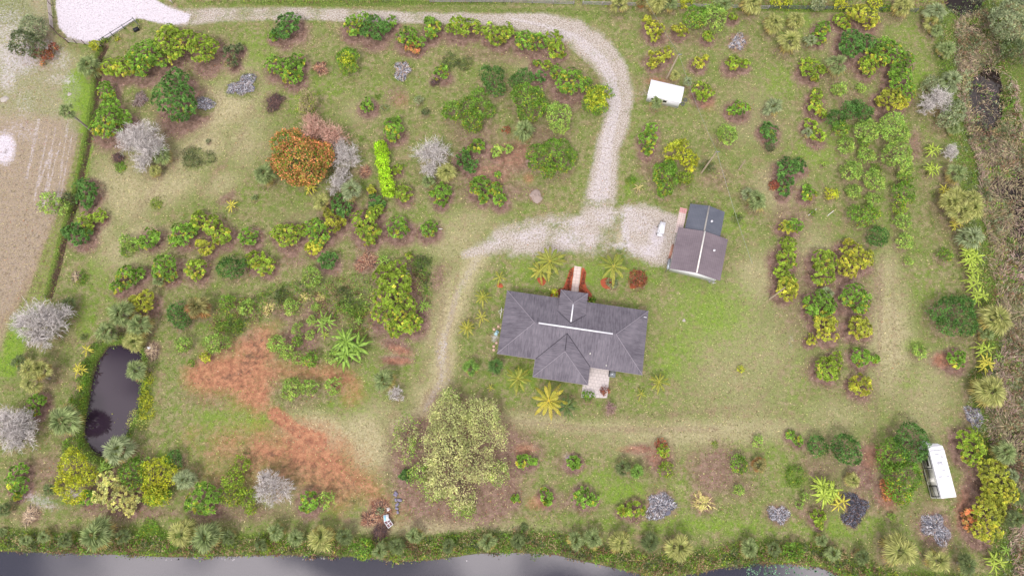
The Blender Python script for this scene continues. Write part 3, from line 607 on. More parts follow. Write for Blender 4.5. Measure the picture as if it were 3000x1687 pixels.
def banana(pal, tile, bl0, label, rg):
    x, y, r = bl0[0]; px = (tile % 4)*750+x/3.4333; py = TY[tile//4]+y/3.4333; s = ppm(px, py)/3.4333; Rr = r*s; h = min(max(Rr*.9, .3), 2.4)
    X, Y = T(tile, x, y, h); base = np.array([X, Y, gz(X, Y)])
    root = thing('banana_plant', label, 'banana plant', tuple(base), 0, 'banana plants'); mb = MB(); tr = MB()
    bc, tc_ = {'g': ((78,118,44),(146,176,74)), 'y': ((140,146,50),(206,196,80)), 'l': ((108,142,44),(178,194,80)), 'w': ((150,140,90),(206,190,130))}[pal]
    bc, tc_ = lin(bc), lin(tc_); nst = 1 if Rr < 1.4 else 3 if Rr < 2.2 else 6
    for q in range(nst):
        off = np.zeros(3) if nst == 1 else np.array([math.cos(q*2.1), math.sin(q*2.1), 0])*Rr*(.28+.12*(q > 2)); c = base+off+np.array([0, 0, h*(.8+.3*rg.rand())])
        LR = Rr if nst == 1 else Rr*.78; nf = 8 if nst == 1 else 8
        if nst == 3: nf = 7
        tr.tube([base+off*.7+np.array([0, 0, -.2]), c], [.13, .08], lin((140,140,80)), 7)
        for i in range(nf):
            az = i*2.39996+q+rg.rand()*.4; el = R(60-50*(i/nf))+rg.normal()*.08; L = LR*(.75+.35*rg.rand()); k = 8; u = np.linspace(0, 1, k)
            hx = L*u; hz = L*(math.sin(el)*u*.9-(.55+.3*rg.rand())*u*u); dr = np.array([math.cos(az), math.sin(az), 0]); sd = np.array([-dr[1], dr[0], 0])
            P = c+dr*hx[:, None]+np.array([0, 0, 1])*hz[:, None]; w = LR*.105*np.sin(np.clip(u*.93+.06, 0, 1)*math.pi)**.6*np.clip(u*5, .1, 1)
            col = bc*(1-rg.rand()*.6)+tc_*.5*rg.rand()+tc_*.1; 
            for sg in (-1, 1):
                jag = 1-.25*rg.rand(k); E_ = P+sg*sd*(w*jag)[:, None]-np.array([0, 0, 1])*(w*.3)[:, None]
                V = np.stack([P[:-1], P[1:], E_[1:], E_[:-1]], 1); cc = np.tile(tc_*1.1, (k-1, 1)); ce = np.tile(col, (k-1, 1))*(.8+.4*rg.rand(k-1, 1))
                if rg.rand() < .3: keep = rg.rand(k-1) < .85; V, cc, ce = V[keep], cc[keep], ce[keep]
                mb.quads(V, np.stack([cc, cc, ce, ce], 1))
    mb.build('leaves', M['leaf'], root, tuple(base)); tr.build('stem', M['dry'], root, tuple(base))
    soil_shade_under([(X, Y, 0, Rr*.6)], .5); return root
TW = {'w': ((166,158,152),(208,202,198)), 'o': ((176,134,116),(208,170,152)), 'y': ((150,138,110),(186,172,130)), 'r': ((140,110,104),(176,146,140))}
def bare(pal, tile, bl0, label, rg):
    bl, rm = kblobs(tile, bl0, 1.2, .6, 6); bs = base_of(bl); big = rm > 1.6
    root = thing('bare_tree', label, 'tree', tuple(bs), 0, 'bare leafless trees') if rm > 1.3 and 'branch' not in label else thing('fallen_branch', label, 'branch', tuple(bs))
    c0, c1 = [lin(c) for c in TW[pal]]; mb = MB(); tw = MB()
    fork = bs+np.array([0, 0, .35*(bl[0][2]-bs[2])]); r0 = .05+.045*rm
    mb.tube([bs-np.array([0, 0, .2]), fork], [r0*1.3, r0], (1, 1, 1), 7)
    for x, y, z, r in bl:
        c = np.array([x, y, z-.35*r]); mb.tube([fork, (fork+c)/2+rg.normal(size=3)*.1*r, c], [r0*.8, r0*.6, r0*.45], (1, 1, 1), 6)
        nl = int(9+r*3)
        for i in range(nl):
            az = i*2.39996; ez = R(8+75*rg.rand()); d = np.array([math.cos(az)*math.cos(ez), math.sin(az)*math.cos(ez), math.sin(ez)])
            e = c+d*r*np.array([.78, .78, .8]); m = (c+e)/2+rg.normal(size=3)*.09*r
            mb.tube([c, m, e], [r0*.4, r0*.28, r0*.14], (1, 1, 1), 4)
            nb = int(10+r*2.5); t = .3+.7*rg.rand(nb); st_ = c*(1-t[:, None])+e*t[:, None]+(m-(c+e)/2)*(1-np.abs(2*t-1))[:, None]
            dd = unit(d+rg.normal(size=(nb, 3))*.75+np.array([0, 0, .25])); L = r*(.3+.25*rg.rand(nb)); Wd = unit(np.cross(dd, rg.normal(size=(nb, 3))))
            cc = np.tile(c0, (nb, 1))*(.8+.4*rg.rand(nb, 1)); kites(tw, st_, dd, Wd, L, np.full(nb, .045+.012*r), cc, cc*1.05, 0, .3)
            k2 = 7 if r > 1.2 else 4
            for q in range(k2):
                tt = .25+.7*rg.rand(nb); s2 = st_+dd*(L*tt)[:, None]; d2 = unit(dd+rg.normal(size=(nb, 3))*.8); L2 = L*(.35+.4*rg.rand(nb))
                W2 = unit(np.cross(d2, rg.normal(size=(nb, 3)))); cc = np.tile(c1, (nb, 1))*(.75+.4*rg.rand(nb, 1)); kites(tw, s2, d2, W2, L2, np.full(nb, .035+.006*r), cc, cc, 0, .35)
    mb.build('trunk', M['palebark'], root, tuple(bs)); tw.build('twigs', M['dry'], root, tuple(bs)); soil_shade_under(bl, .35)
    if pal == 'y':
        m2 = MB(); P, N = shell(subblobs(bl, rg, 5), rg, 3, .8, 0); leaves(m2, P, N, rg, 'y', .26, 3, .2); m2.build('foliage', M['leaf'], root, tuple(bs))
    return root
def sticks(mb, n, c, r, rg, cols, L=(.5, 1.3), h=.35, w=.05, radial=.5):
    a = rg.rand(n)*2*math.pi; p0, p1, p2 = np.random.RandomState(int(abs(c[0]*7))).rand(3)*6.3; d = np.sqrt(rg.rand(n))*r*(.86+.2*np.sin(2*a+p0)+.14*np.sin(3*a+p1)+.12*np.sin(5*a+p2)); P = np.stack([c[0]+np.cos(a)*d, c[1]+np.sin(a)*d, c[2]+.03+h*np.clip(1-d/r, 0, 1)+.1*rg.rand(n)], 1)
    b = np.where(rg.rand(n) < radial, a+rg.normal(size=n)*.3, rg.rand(n)*2*math.pi); U = unit(np.stack([np.cos(b), np.sin(b), -.15+.35*(rg.rand(n)-.4)], 1))
    Wd = unit(np.cross(U, [0, 0, 1.0])+rg.normal(size=(n, 3))*.3); LL = L[0]+(L[1]-L[0])*rg.rand(n); P = P-U*LL[:, None]*.5
    cc = np.array([lin(cols[i]) for i in rg.randint(len(cols), size=n)])*(.7+.6*rg.rand(n, 1)); kites(mb, P, U, Wd, LL, w*(.6+.9*rg.rand(n)), cc, cc, 0, .4)
def mound(mb, c, r, h, rg, col, k=14):
    a = np.linspace(0, 2*math.pi, 29)[:-1]; rr = 1+.22*np.interp(a, np.linspace(0, 2*math.pi, 10), rg.normal(size=10)*.9*np.r_[1, np.ones(8), 1])
    V = []; 
    for i in range(9):
        t = i/8; z = h*(1-t*t)+rg.normal(size=28)*h*.10; z = z if i < 8 else np.full(28, -.12)
        V.append(np.stack([c[0]+np.cos(a)*rr*r*t, c[1]+np.sin(a)*rr*r*t, c[2]+z], 1))
    Q = [[i*28+j, i*28+(j+1) % 28, (i+1)*28+(j+1) % 28, (i+1)*28+j] for i in range(8) for j in range(28)]
    mb.mesh(np.concatenate(V), Q, col)
def heap(kind, pal, tile, bl0, label, rg):
    z = .2; pts = []
    for x, y, r in bl0:
        px = (tile % 4)*750+x/3.4333; py = TY[tile//4]+y/3.4333; s = ppm(px, py)/3.4333; X, Y = T(tile, x, y, z); pts.append((X, Y, gz(X, Y), r*s))
    base = pts[0][:3]; nm, cat, grp = {'A': ('burn_pile', 'burnt brush heap', 'burnt brush heaps'), 'P': ('brush_pile', 'brush heap', 'brush heaps'), 'Q': ('dead_stalks', 'dead plant', 'dry stalk clumps'), 'M': ('earth_mound', 'earth mound', None)}[kind]
    root = thing(nm, label, cat, tuple(base), 0, grp); m1 = MB(); m2 = MB()
    ash = [(74,75,82),(116,117,126),(168,168,176),(204,204,210),(56,54,60)] if pal != 'k' else [(50,50,58),(80,82,94),(126,128,142),(38,36,40)]
    brn = {'a': [(150,132,124),(120,96,88),(170,156,150)], 'k': [(96,72,64),(120,92,82),(74,58,56)], 'r': [(146,96,76),(176,132,102),(112,78,68),(196,166,134)], 'w': [(190,166,132),(168,144,122),(206,186,156)]}[pal if pal in 'akrw' else 'a']
    for X, Y, Z, r in pts:
        c = (X, Y, Z)
        if kind == 'A':
            mound(m1, c, r*.7, .22, rg, lin((96,96,110) if pal != 'k' else (62,62,74))); sticks(m2, int(330*r*r), c, r, rg, ash, (.2, .75), .3, .055, .8)
            sticks(m2, int(30*r*r), c, r*1.08, rg, brn if pal != 'w' else [(190,160,120),(170,130,100)], (.4, 1.2), .32, .06)
        elif kind == 'M': mound(m1, c, r, .5, rg, lin((150,134,126))); sticks(m2, 60, c, r, rg, [(170,156,150),(120,104,92)], (.1, .3), .5, .06)
        elif kind == 'P': mound(m1, c, r*.62, .3, rg, lin((80,62,54))); sticks(m2, int(130*r*r+40), c, r, rg, brn+[(70,60,66)], (.5, 1.7), .5, .06)
        else: sticks(m2, int(40*r*r+20), c, r, rg, [(206,190,130),(190,172,110),(170,170,90)], (.6, 1.6), .35, .13, .7)
        MAP['litter'][:] = np.maximum(MAP['litter'], np.clip(1.6-np.hypot(GX-X, GY-Y)/(r*1.1)+wob, 0, 1)*.8)
    if kind in 'AP' and tile in (0, 1, 4): soil_shade_under([(X, Y, 0, r) for X, Y, Z, r in pts], .55, 'weed', 1.45)
    if m1.v: m1.build('mound', M['dry'], root, tuple(base), True)
    m2.build('stalks' if kind == 'Q' else 'stones' if kind == 'M' else 'branches', M['dry'], root, tuple(base)); return root
DATA = """C p 0|320,270,120;400,330,80|wispy pale green tree left of the corner fence, over the red and orange bush
C k 0|230,430,140;360,480,110|dark grey-green spreading bush under the wispy tree in the top left corner
C r 0|540,480,45;470,555,60;370,545,40|red and orange leaved bush on the grey sand at top left
C o 0|430,640,28|tiny orange plant just below the red bush on grey sand
C x 0|955,450,50;965,490,32|bright orange-yellow vine at the foot of the wooden rail fence
C y 0|1055,410,34|small yellow-green sprout growing through the dark fence corner
C x 0|1180,392,20|tiny yellow plant in the weeds inside the dark pole fence
S g 0|870,640,130|fan palm beside the ditch at the left end of the top hedge-like tree row
R y 0|1100,690,85;1235,670,95;1190,720,70|yellowish small tree at the low left end of the long top-left orchard row
R g 0|1380,600,120;1480,530,140;1570,600,110;1420,690,90|broad green tree with a dark spiky top, second along the top-left row
R y 0|1690,340,90;1720,450,150;1880,400,100;1740,560,80|largest yellow-green tree of the top-left row, close to the gravel drive
R y 0|2050,500,140;2110,470,90|round yellowish tree ending the top-left row on its right
R k 0|2320,530,80;2400,490,45;2340,630,60|dark green tree with brown lower leaves right of the top-left row
A a 0|2460,850,125;2330,890,60|blue-grey burnt brush heap with rust red branches on its left side
R g 0|1060,920,85;1090,990,70|olive tree right beside the ditch, above its brighter green neighbour
R g 0|1120,1080,85;1080,1250,145;1250,1200,85|bright green tree beside the ditch touching the pale bare tree
P a 0|1410,1000,85|round heap of pale grey twigs left of the tallest dense green tree
R d 0|1770,800,110;1780,1010,185;1830,1130,110|tall dense dark green tree with bare grey twigs in its upper crown
A a 0|2060,1040,90|flat ash heap touching the right side of the tall dense green tree
C p 0|2095,1420,26|tiny green sapling alone in the mown grass of the left orchard
D w 4|1420,-60,190;1300,-20,130;1500,60,170;1440,200,90|whitish bare tree with a fan palm growing through its lower right
S g 4|1620,110,110|fan palm growing through the right side of the whitish bare tree
S y 4|1550,270,75|low yellow-rimmed fan palm at the foot of the whitish bare tree
P k 4|1190,140,60|small dark twig heap left under the whitish bare tree
W g 4|1200,220,65|bright green weeds below the dark twig heap left of the bare tree
W k 4|1930,110,140;2080,120,90|large overgrown mound of weeds right of the whitish bare tree
R d 4|840,420,80;870,510,105;890,610,45|dark green tree on the ditch with one yellow tuft on its right
C l 4|500,600,105;610,640,85|light yellow-green airy tree leaning over the left side of the ditch
C k 4|690,560,70|dark wispy bush in the ditch behind the light yellow-green tree
R d 4|740,890,90;810,930,95;640,860,45|deep green tree on the ditch below the light airy tree
R y 4|870,770,75;1000,720,65;890,850,60|yellow-tipped tree reaching right from the deep green tree on the ditch
W y 4|1555,585,75|faint low weed patch alone in the middle of the left lawn
R g 4|1510,950,100|round green tree touching the lime bush
C l 4|1270,970,70;1350,1020,75|bright lime bush left of its round green neighbour
W g 4|1270,1060,90|dark low weeds spreading under the bright lime bush
R g 4|1830,910,115;1930,880,60;1780,970,60|green tree joined on its right to a wide sparse yellowish tree
R y 4|2000,740,65;1960,820,60;2130,830,95;2240,920,95|wide sparse yellowish tree arching over bare brown soil
R Y 4|2080,1040,75;2010,1000,40|small bright yellow-green tree hanging below the wide sparse tree
B y 4|2330,620,75|small yellowing banana plant with drooping leaves in the left lawn
S g 4|2560,540,45|tiny fan palm in the lawn left of the orange flowering tree
R g 4|2510,930,85|small round green tree midway between the wide sparse tree and its large right neighbours
W g 4|785,1340,95|ring of green weeds around a pale stump beside the ditch
P w 4|765,1335,48|pale split stump heap inside the green weed ring beside the ditch
R g 4|1650,1240,125;1720,1310,70|round green tree with a small fan palm under its lower left
S g 4|1600,1370,75|small grey fan palm under the round tree in the lower orchard row
R y 4|1970,1260,108|round yellow-green tree standing alone left of the darkest round tree
C d 4|2320,1240,120;2420,1220,65|very dark small-leaved round tree in the lower orchard row
R y 4|2560,1170,90;2680,1230,85|yellow-green tree on the right side of the darkest round tree
R g 4|1280,1350,115;1400,1290,65;1180,1430,65|olive green tree at the left end of the lower orchard row
R d 1|330,230,115;270,330,85|dark green tree touching the gravel drive near its upper left stretch
R g 1|180,370,48|small green shoot at the lower left foot of the dark tree by the drive
R g 1|980,250,100;1090,210,80;1000,310,60|left tree of the wide pair leaning onto the gravel drive
R d 1|1190,290,110;1290,280,65|middle darker tree in the clump leaning onto the gravel drive
R g 1|1365,220,62|small tree at the right end of the clump leaning onto the drive
R g 1|1520,370,95;1640,430,60|green tree with orange-brown lower leaves just below the tree row along the drive
R o 1|1540,470,50;1620,510,35|orange-brown withered shoots below the green tree near the drive
R g 1|1780,270,85;1765,340,60;1750,210,45|narrow tree with a tall pointed top beside the gravel drive
R y 1|2040,270,110;2180,280,85;1970,300,60|wide low tree with yellow lower rim beside the gravel drive
R y 1|2360,330,85;2440,380,95;2530,320,75|tree with long green shoots and yellow tips beside the gravel drive
W k 1|1940,600,95;2100,620,95|dark rank weed patch inside the loop of the gravel drive
R g 1|1860,740,75|small half dead bush below the rank weed patch
P k 1|1800,830,45|brown dry twigs at the lower left of the half dead bush
C d 1|2380,790,125;2420,900,85|round dark small-leaved tree left of the pair of big dark trees
C g 1|1980,1120,105;2150,1050,100;2240,960,75;2290,1120,105;2180,1240,110|broad green tree with bare pale limbs showing through its centre
F y 1|910,580,105;930,670,85|green tree whose crown is covered in bright yellow flowers
R g 1|200,660,100;330,700,110;420,620,75;380,780,75|wide tree with separate shoots left of the rust coloured brush heap
P r 1|650,690,80|rust brown brush heap with straw stalks beside the yellow flowering tree
A w 1|1470,710,105|ash ring with a pale straw coloured heap of stalks in its middle
P k 1|190,1030,100|long dark brown brush heap above the orange flowering tree
D y 1|520,1000,120;500,1120,100|yellowish grey half bare tree standing behind the orange flowering tree
R g 1|1120,1060,68|small compact deep green bush in the lawn above the lime hedge
W g 1|1225,960,36|tiny pale green clump just above the compact deep green bush
W p 1|1285,1080,48|small dull grey-green clump right of the compact deep green bush
C p 1|1640,1010,50|scrawny pale sapling right of the bare brown soil patch
C k 1|1705,1130,42|scrawny brownish sapling below the pale scrawny one
R g 1|1390,1330,95;1340,1230,45;1425,1210,35|bright green tree with upright shoots above the lime hedge
W g 1|1070,1390,34|small dark green clump alone right of the bare crowns
C r 1|2515,1310,42|small brick red bush left of the fan palm below the dark trees
R g 2|120,400,95;250,430,90|left tree of the pair inside the bend of the gravel drive
R y 2|420,400,85;450,510,90|right tree of the pair inside the bend of the gravel drive
R g 2|240,640,42|thin sapling under the pair of trees inside the drive bend
R y 2|350,665,48|thin yellowish sapling between the pair of trees and the big dark trees
R g 2|445,730,68|medium sapling of the sparse group inside the drive bend
R d 2|280,775,60|low dark sapling touching the big dark trees
R g 2|600,830,125;520,890,65;650,760,60|rounded green tree left behind the brilliant yellow tree
C g 2|750,840,65|pale green crown squeezed between the rounded tree and the brilliant yellow tree
F x 2|850,960,100;940,940,70;780,1050,75;880,1080,85|brilliant yellow tree overhanging the gravel drive
C d 2|110,790,95;30,830,70|upper darker one of the two big dark trees inside the drive loop
C g 2|120,980,140;240,970,90;170,1120,135;310,1060,65|largest dark green tree with white twigs showing inside the drive loop
C l 2|480,1180,130;440,1120,90;470,1270,90|light green small-leaved tree between the big dark tree and the drive
S g 2|130,1310,125|fan palm at the foot of the biggest dark tree inside the drive loop
R Y 2|1430,290,88;1360,200,38;1440,370,48|yellow tree first right of the drive near the top fence
R Y 2|1700,310,65;1640,290,30|low sparse yellow tree left of the big fine-leaved pair at top
C g 2|1850,190,115|dark left half of the big fine-leaved pair near the top fence
C l 2|2030,170,125;2040,290,60|lighter right half of the big fine-leaved pair near the top fence
R y 2|1970,370,60|little tree hanging under the big fine-leaved pair at top
R Y 2|1440,590,85;1550,540,60;1410,650,45|yellow-green tree left of the utility pole by the white shed
R Y 2|1880,640,62;1950,580,28|tiny yellow tree right of the utility pole top
R y 2|2230,640,78;2340,640,52|yellow-green tree directly below the white ash heap at top right
A w 2|2275,425,95|round white and blue ash heap between trees near the top fence
S y 2|1640,760,65|small pale fan palm at the foot of the utility pole
S p 2|1770,820,55|spindly pale fan palm off the right corner of the white shed
S g 2|1455,1030,75|small fan palm standing against the front wall of the white shed
R y 2|1900,900,85;1970,930,55;1910,970,50|small tree with yellow lower leaves right of the white shed
R g 2|2290,1090,85;2220,1120,50|ragged green bush left of the tall yellowish fan palm
C l 2|2160,1360,105|pale lime small tree alone left of the brown brush under the fan palm
R g 2|1400,1290,55;1370,1400,78;1360,1510,60|tall narrow green tree beside the drive below the white shed
S y 2|1080,30,105|yellowish fan palm over the top fence, nearest to the drive corner
S o 2|1300,25,60|small brownish fan palm over the top fence left of centre
S y 2|1460,35,120|large straw-tipped fan palm over the top fence above the small yellow trees
S g 2|1590,35,90|greenish fan palm over the top fence just right of the straw-tipped one
C x 2|1745,30,60|orange tinted bush on the top fence between fan palms
S g 2|2130,50,110|grey-green fan palm over the top fence right of the fine-leaved pair
S y 2|2420,30,120|yellow-brown fan palm over the top fence above the round palm trio
R y 2|2220,170,48|little yellow bush right of the fine-leaved pair under the top fence
S y 3|60,230,112|left crown of the fan palm trio near the top right
S y 3|285,195,100|upper right crown of the fan palm trio near the top right
S y 3|220,410,128|lowest and brightest crown of the fan palm trio near the top right
R g 3|550,290,75;510,390,65|slender green tree right of the fan palm trio
S p 3|430,400,75|faint blue-green young palm behind the slender tree
R Y 3|900,140,105;1030,200,85;980,250,50|upper right tree with the brightest yellow crown below the top fence
R y 3|740,200,75;780,250,50|left partner of the brightest yellow crowned tree at top right
R d 3|850,400,115;830,490,105;990,440,90|dark green tree at the upper left of the big top right grove
R g 3|1180,440,75;1250,540,125;1100,570,100;1400,580,72|broad olive tree in the middle of the big top right grove
R y 3|1000,680,88|small tree at the lower left edge of the big top right grove
R g 3|1330,730,110;1330,850,120;1390,930,90|tall green tree below the big top right grove against bright grass
R Y 3|1230,1000,115;1130,1020,50;1330,1030,70|low yellow skirted tree at the bottom of the top right grove
S g 3|700,650,125|round grey fan palm in front of the top right grove
R y 3|410,690,88;390,640,55;460,780,48|yellow dotted tree left of the round grey fan palm
R y 3|540,700,45|tiny yellow tree touching the left side of the round grey fan palm
C l 3|710,910,72|pale airy young tree below the round grey fan palm
C l 3|925,890,48|smaller pale airy seedling right of its airy twin
R y 3|490,960,65;470,1070,75;540,1140,45|thin ragged tree left of the dark fine-leaved group
R y 3|430,1260,65;500,1360,72|ragged pair of stems with a pale palm at its lower left
S p 3|400,1330,60|small pale palm beside the ragged yellow stems
S p 3|55,1080,105|grey fan palm standing over a dark bush right of the white shed
R d 3|10,1310,75;20,1390,60|dark bush under the grey fan palm right of the white shed
C d 3|700,1190,95;830,1120,90|dark olive fine-leaved tree at upper left of the light green grove
C d 3|960,1130,85;900,1060,60|deep green small-leaved tree between the olive and the light green grove
C g 3|720,1290,80|lower lobe of dark fine foliage standing as a separate bush
C l 3|980,1330,125|light green round tree at left of the top pair in the citrus grove
C l 3|1250,1290,145;1350,1340,70|light green broad tree at right of the top pair in the citrus grove
S p 3|1690,120,120|tall pale fan palm at the top of the marsh edge
S y 3|1640,220,85|lower yellowish fan palm below the tall pale one at the marsh edge
S g 3|1700,300,75|dark fan palm third down the marsh edge
S g 3|1800,490,100|grey fan palm with dead brown skirt on the marsh edge
S p 3|1850,810,125|blue-grey fan palm on the marsh edge above the white branched tree
C p 3|1640,870,90|straw green willowy bush at the lawn edge above the white branched tree
D w 3|1700,1010,150;1600,1080,90|half bare tree with thick white forking limbs at the marsh edge
C p 3|1880,1120,120;1800,1200,100|pale grey-green weeping tree behind the white branched tree
S g 3|1880,1290,75|small fan palm under the pale weeping tree
C p 3|2400,280,170;2480,140,150;2300,180,90|huge feathery pine in the top right corner
C k 3|2440,500,120;2530,560,110|darker feathery pine just below the huge corner pine
S y 3|1360,50,115|straw coloured fan palm with brown centre over the right end of the top fence
C x 3|130,25,60;60,35,40;210,30,40|bright yellow bush at the left of the far top fence
C p 3|500,60,75|dull grey bush with dead twigs over the top fence
C x 3|720,45,60|olive yellow bush over the top fence right of the dull grey bush
C x 3|1080,40,65|bright yellow bush against the top fence left of the straw fan palm
C g 3|1180,90,45|dark green shrub under the right end of the top fence
O o 5|300,0,150;450,170,260;640,130,160;280,200,130;560,280,150;380,-40,120;420,330,110|great dome tree covered in orange blossom at the heart of the left orchard
D o 5|600,-110,170;780,-60,150;560,-240,90|pinkish bare tree crown leaning against the orange blossom tree
D w 5|900,130,150;830,30,110|purple-grey bare tree right of the orange blossom tree
D w 5|820,400,115;870,290,90|whitish bare tree with forked limbs below the orange blossom tree
S g 5|80,300,125|fan palm left of the orange blossom tree with yellow lower leaves
B y 5|540,440,80|straggly banana plant at the lower edge of the orange blossom tree
S y 5|660,580,95|fan palm at lower left beneath the whitish forked bare tree
S p 5|960,460,120|large grey fan palm at right beneath the whitish forked bare tree
R d 5|880,640,90;830,570,70|dark green tree beneath the whitish forked bare tree
H n 5|1255,30,62;1270,110,62;1275,190,62;1290,270,62;1300,350,66;1325,430,70;1330,475,62|long neon lime clipped hedge
R y 5|1425,255,48|small yellow-green plant touching the right side of the lime hedge
W g 5|1490,200,38|tiny faint clump right of the lime hedge
R y 5|1485,500,82|round yellow dotted bush at the lower end of the lime hedge
R Y 5|1165,460,42|tiny yellow bush left of the lime hedge
P r 5|1100,280,62|small reddish brown dead heap left of the lime hedge
D w 5|1770,110,185;1740,250,90|large whitish bare tree in the middle of the drive loop
S y 5|1910,280,110|yellow-green fan palm under the right side of the middle bare tree
S g 5|1730,370,75|ragged dark fan palm directly below the middle bare tree
R g 5|1870,480,88;1860,580,58;1770,500,30|bright green tree just below the middle bare tree
R d 5|2090,140,75;2160,220,68|dark tree right of the middle bare tree
R g 5|2220,20,75;2120,60,35|dark spreading tree above the red-brown soil
R l 5|2420,80,62;2530,50,50|blue-green tree hanging over the red-brown soil
R g 5|2260,430,100;2230,370,50;2400,450,68;2450,560,70;2290,560,45|spreading open green tree on red-brown soil
R g 5|2430,310,35|upright shoot behind the spreading open tree on red-brown soil
R d 5|1200,590,75;1270,600,40|green tree between the fan palms and the hedge foot
R y 5|1090,760,110;1200,680,75;1110,880,105;1200,900,60;1150,980,55|big yellow-green tree tapering to a tail at its bottom
R g 5|1420,850,108|round tree right of the big tapering yellow-green tree
R g 5|1740,855,82|compact dark green tree nearest the drive with a white pipe beside it
R y 5|320,910,115;220,900,65;440,880,72|broad yellow-green tree left of the largest green crown row
R g 5|590,840,85;650,910,100;620,970,70|green tree in the middle of the joined trio
R Y 5|770,800,90;850,790,60;720,700,45|yellow-tipped tree at the upper right of the joined trio
R Y 5|600,1045,68;530,1030,35|small yellow tree at the bottom of the joined trio
R d 5|715,1180,98|round blue-green tree below the joined trio
P r 5|1110,1180,110|large rust brown brush heap above the biggest yellow rosette tree
B g 5|1280,1170,85|banana plant between the rust brush heap and the biggest yellow tree
R y 5|1290,1310,105;1430,1260,90;1400,1420,165;1370,1530,150;1300,1700,130;1460,1690,160;1580,1800,100;1400,1850,90|biggest yellow rosette tree, left of the dirt track above the house
W k 5|1690,1330,80;1640,1270,60|dark tangle of shrubs right of the biggest yellow tree
W k 5|1640,1180,80;1720,1160,60|weedy shrub behind the grey pallet
R y 5|1540,1120,38|small yellow shoot above the grey pallet
C l 5|560,1350,98|fine light green tree above the weedy thicket
K g 6|380,1180,150|tall coconut palm left of the front walkway
K y 6|280,1270,100|shorter yellowish coconut palm leaning behind the tall one left of the walkway
K g 6|1020,1230,140|coconut palm right of the front walkway
K g 5|2450,1340,68|young coconut palm in an orange mulch ring left of the front lawn
E r 6|1270,1360,95|green shrub dotted with red flowers right of the front lawn
E p 6|1000,1400,55|grey-leaved potted shrub at the foot of the right coconut palm
C g 6|270,110,115;430,80,135;500,190,115;370,280,70;250,200,80;590,120,70|big rounded bright tree left of the straight lower drive
C x 6|1640,70,110;1760,140,95;1800,220,65;1720,10,60|large yellow-green feathery tree right of the drive
C g 6|1530,320,125;1540,450,85;1580,220,70|dense green tree directly below the yellow-green feathery tree
C y 6|1730,350,80|thin yellowish bush against the dense green tree
W k 6|1960,210,85|scrubby weeds around the foot of the second utility pole
W g 6|1200,350,65|small weedy clump between the drive and the dense green tree
B w 6|1270,440,58|straggly pale banana shoot below the small weedy clump
S p 6|2370,500,75|left pale crown of the palm pair beside the small ash patch
S g 6|2470,560,118|right green crown of the palm pair beside the small ash patch
W k 6|2260,740,62|dry brown scrub clump between the garage and the palm pair
M a 6|235,525,72|small grey earth mound left of the straight lower drive
C k 7|20,30,55|bare scrub under the yellow tree right of the big grass field
R d 7|190,240,105;310,220,65;180,350,85;160,470,55|dark open-crowned tree beside rust brown dead branches
C r 7|55,420,50|rust brown dead bush left of the dark open-crowned tree
R g 7|400,510,68;390,450,40|small dark green tree right of the dark open-crowned tree
C x 7|630,500,66|small bright yellow-green round bush alone in the grass
C l 7|560,205,24|tiny lime seedling above the bright yellow-green bush
C g 7|450,690,30|small sprig round the left one of two fallen white poles
C l 7|990,120,85|round light green citrus tree under the top pair of the grove
C l 7|790,5,80|pale round citrus tree at the upper left of the grove
C g 7|960,-10,60|dark small citrus bush between the two pale ones at the grove top
C l 7|830,265,105|light citrus tree on the left edge of the citrus grove, third from its top
C l 7|1055,375,105|citrus tree in the middle of the grove with a weed patch above it
C l 7|1300,100,150;1350,200,110;1210,90,70|largest citrus crown on the right side of the grove
C g 7|1370,340,80|citrus tree hanging below the largest citrus crown
C l 7|860,490,78|small upright citrus tree on the left side of the grove
C l 7|1050,560,68|small citrus tree joined above the wide crescent-shaped one
C g 7|870,705,85;1020,710,95;940,780,60|wide crescent-shaped citrus tree at the lower grove
C g 7|1355,510,105|round citrus tree in the right column, second above the bottom
C y 7|1320,660,68|yellow tipped citrus bush in the right column of the grove
C l 7|1355,780,75|lime citrus tree just below the yellow tipped citrus bush
C d 7|1090,930,105|darkest citrus tree at the bottom of the left column
C l 7|1370,985,82|separate lime citrus tree below the right column
C l 7|1410,1180,42|tiny citrus seedling below the separate lime citrus tree
C g 7|1780,1120,72|lone green bush close to the right hand banana border
W g 7|1100,240,70|dark weeds between citrus trees at the grove middle
B l 7|1660,60,90|upper banana plant at the lawn edge beside the dead grey bush
B l 7|1655,250,100|lower banana plant at the lawn edge beside the dead grey bush
D w 7|1820,80,95|dead grey thorny bush beside the banana plants
S g 7|1900,290,115|fan palm on the marsh edge below the dead grey bush
S y 7|1960,600,215|very large many-headed fan palm on the marsh edge
B y 7|1780,470,80|yellowing banana plant at upper left of the very large fan palm
B y 7|1900,800,85|yellowing banana plant at the foot of the very large fan palm
S p 7|2050,930,135|blue-grey fan palm between the very large palm and the banana row
B l 7|2050,1130,125|topmost plant of the long banana row on the right border
B l 7|2080,1270,105|second plant of the long banana row on the right border
B l 7|2070,1400,110|third plant of the long banana row on the right border
R Y 7|175,830,68|bright yellow half of the two-coloured tree by the garage field
R g 7|260,830,72|olive half of the two-coloured tree by the garage field
R y 7|200,1010,70;190,1150,100|open yellow ringed tree over red soil below the two-coloured tree
R y 7|140,1290,68;200,1390,92|yellow dotted tree above the leaning grey pole
R y 7|570,1200,125;540,1320,105;600,1150,50|large yellow-green tree at the head of the right orchard block
R Y 7|830,1060,100;970,1160,95;800,1230,100;870,1170,80|large open yellow tree right of the block's head tree
D w 8|400,350,230;560,300,160;230,340,125;430,500,120|large silvery bare tree left of the pond palms
S k 8|680,160,85|dark fan palm half hidden behind the large silvery bare tree
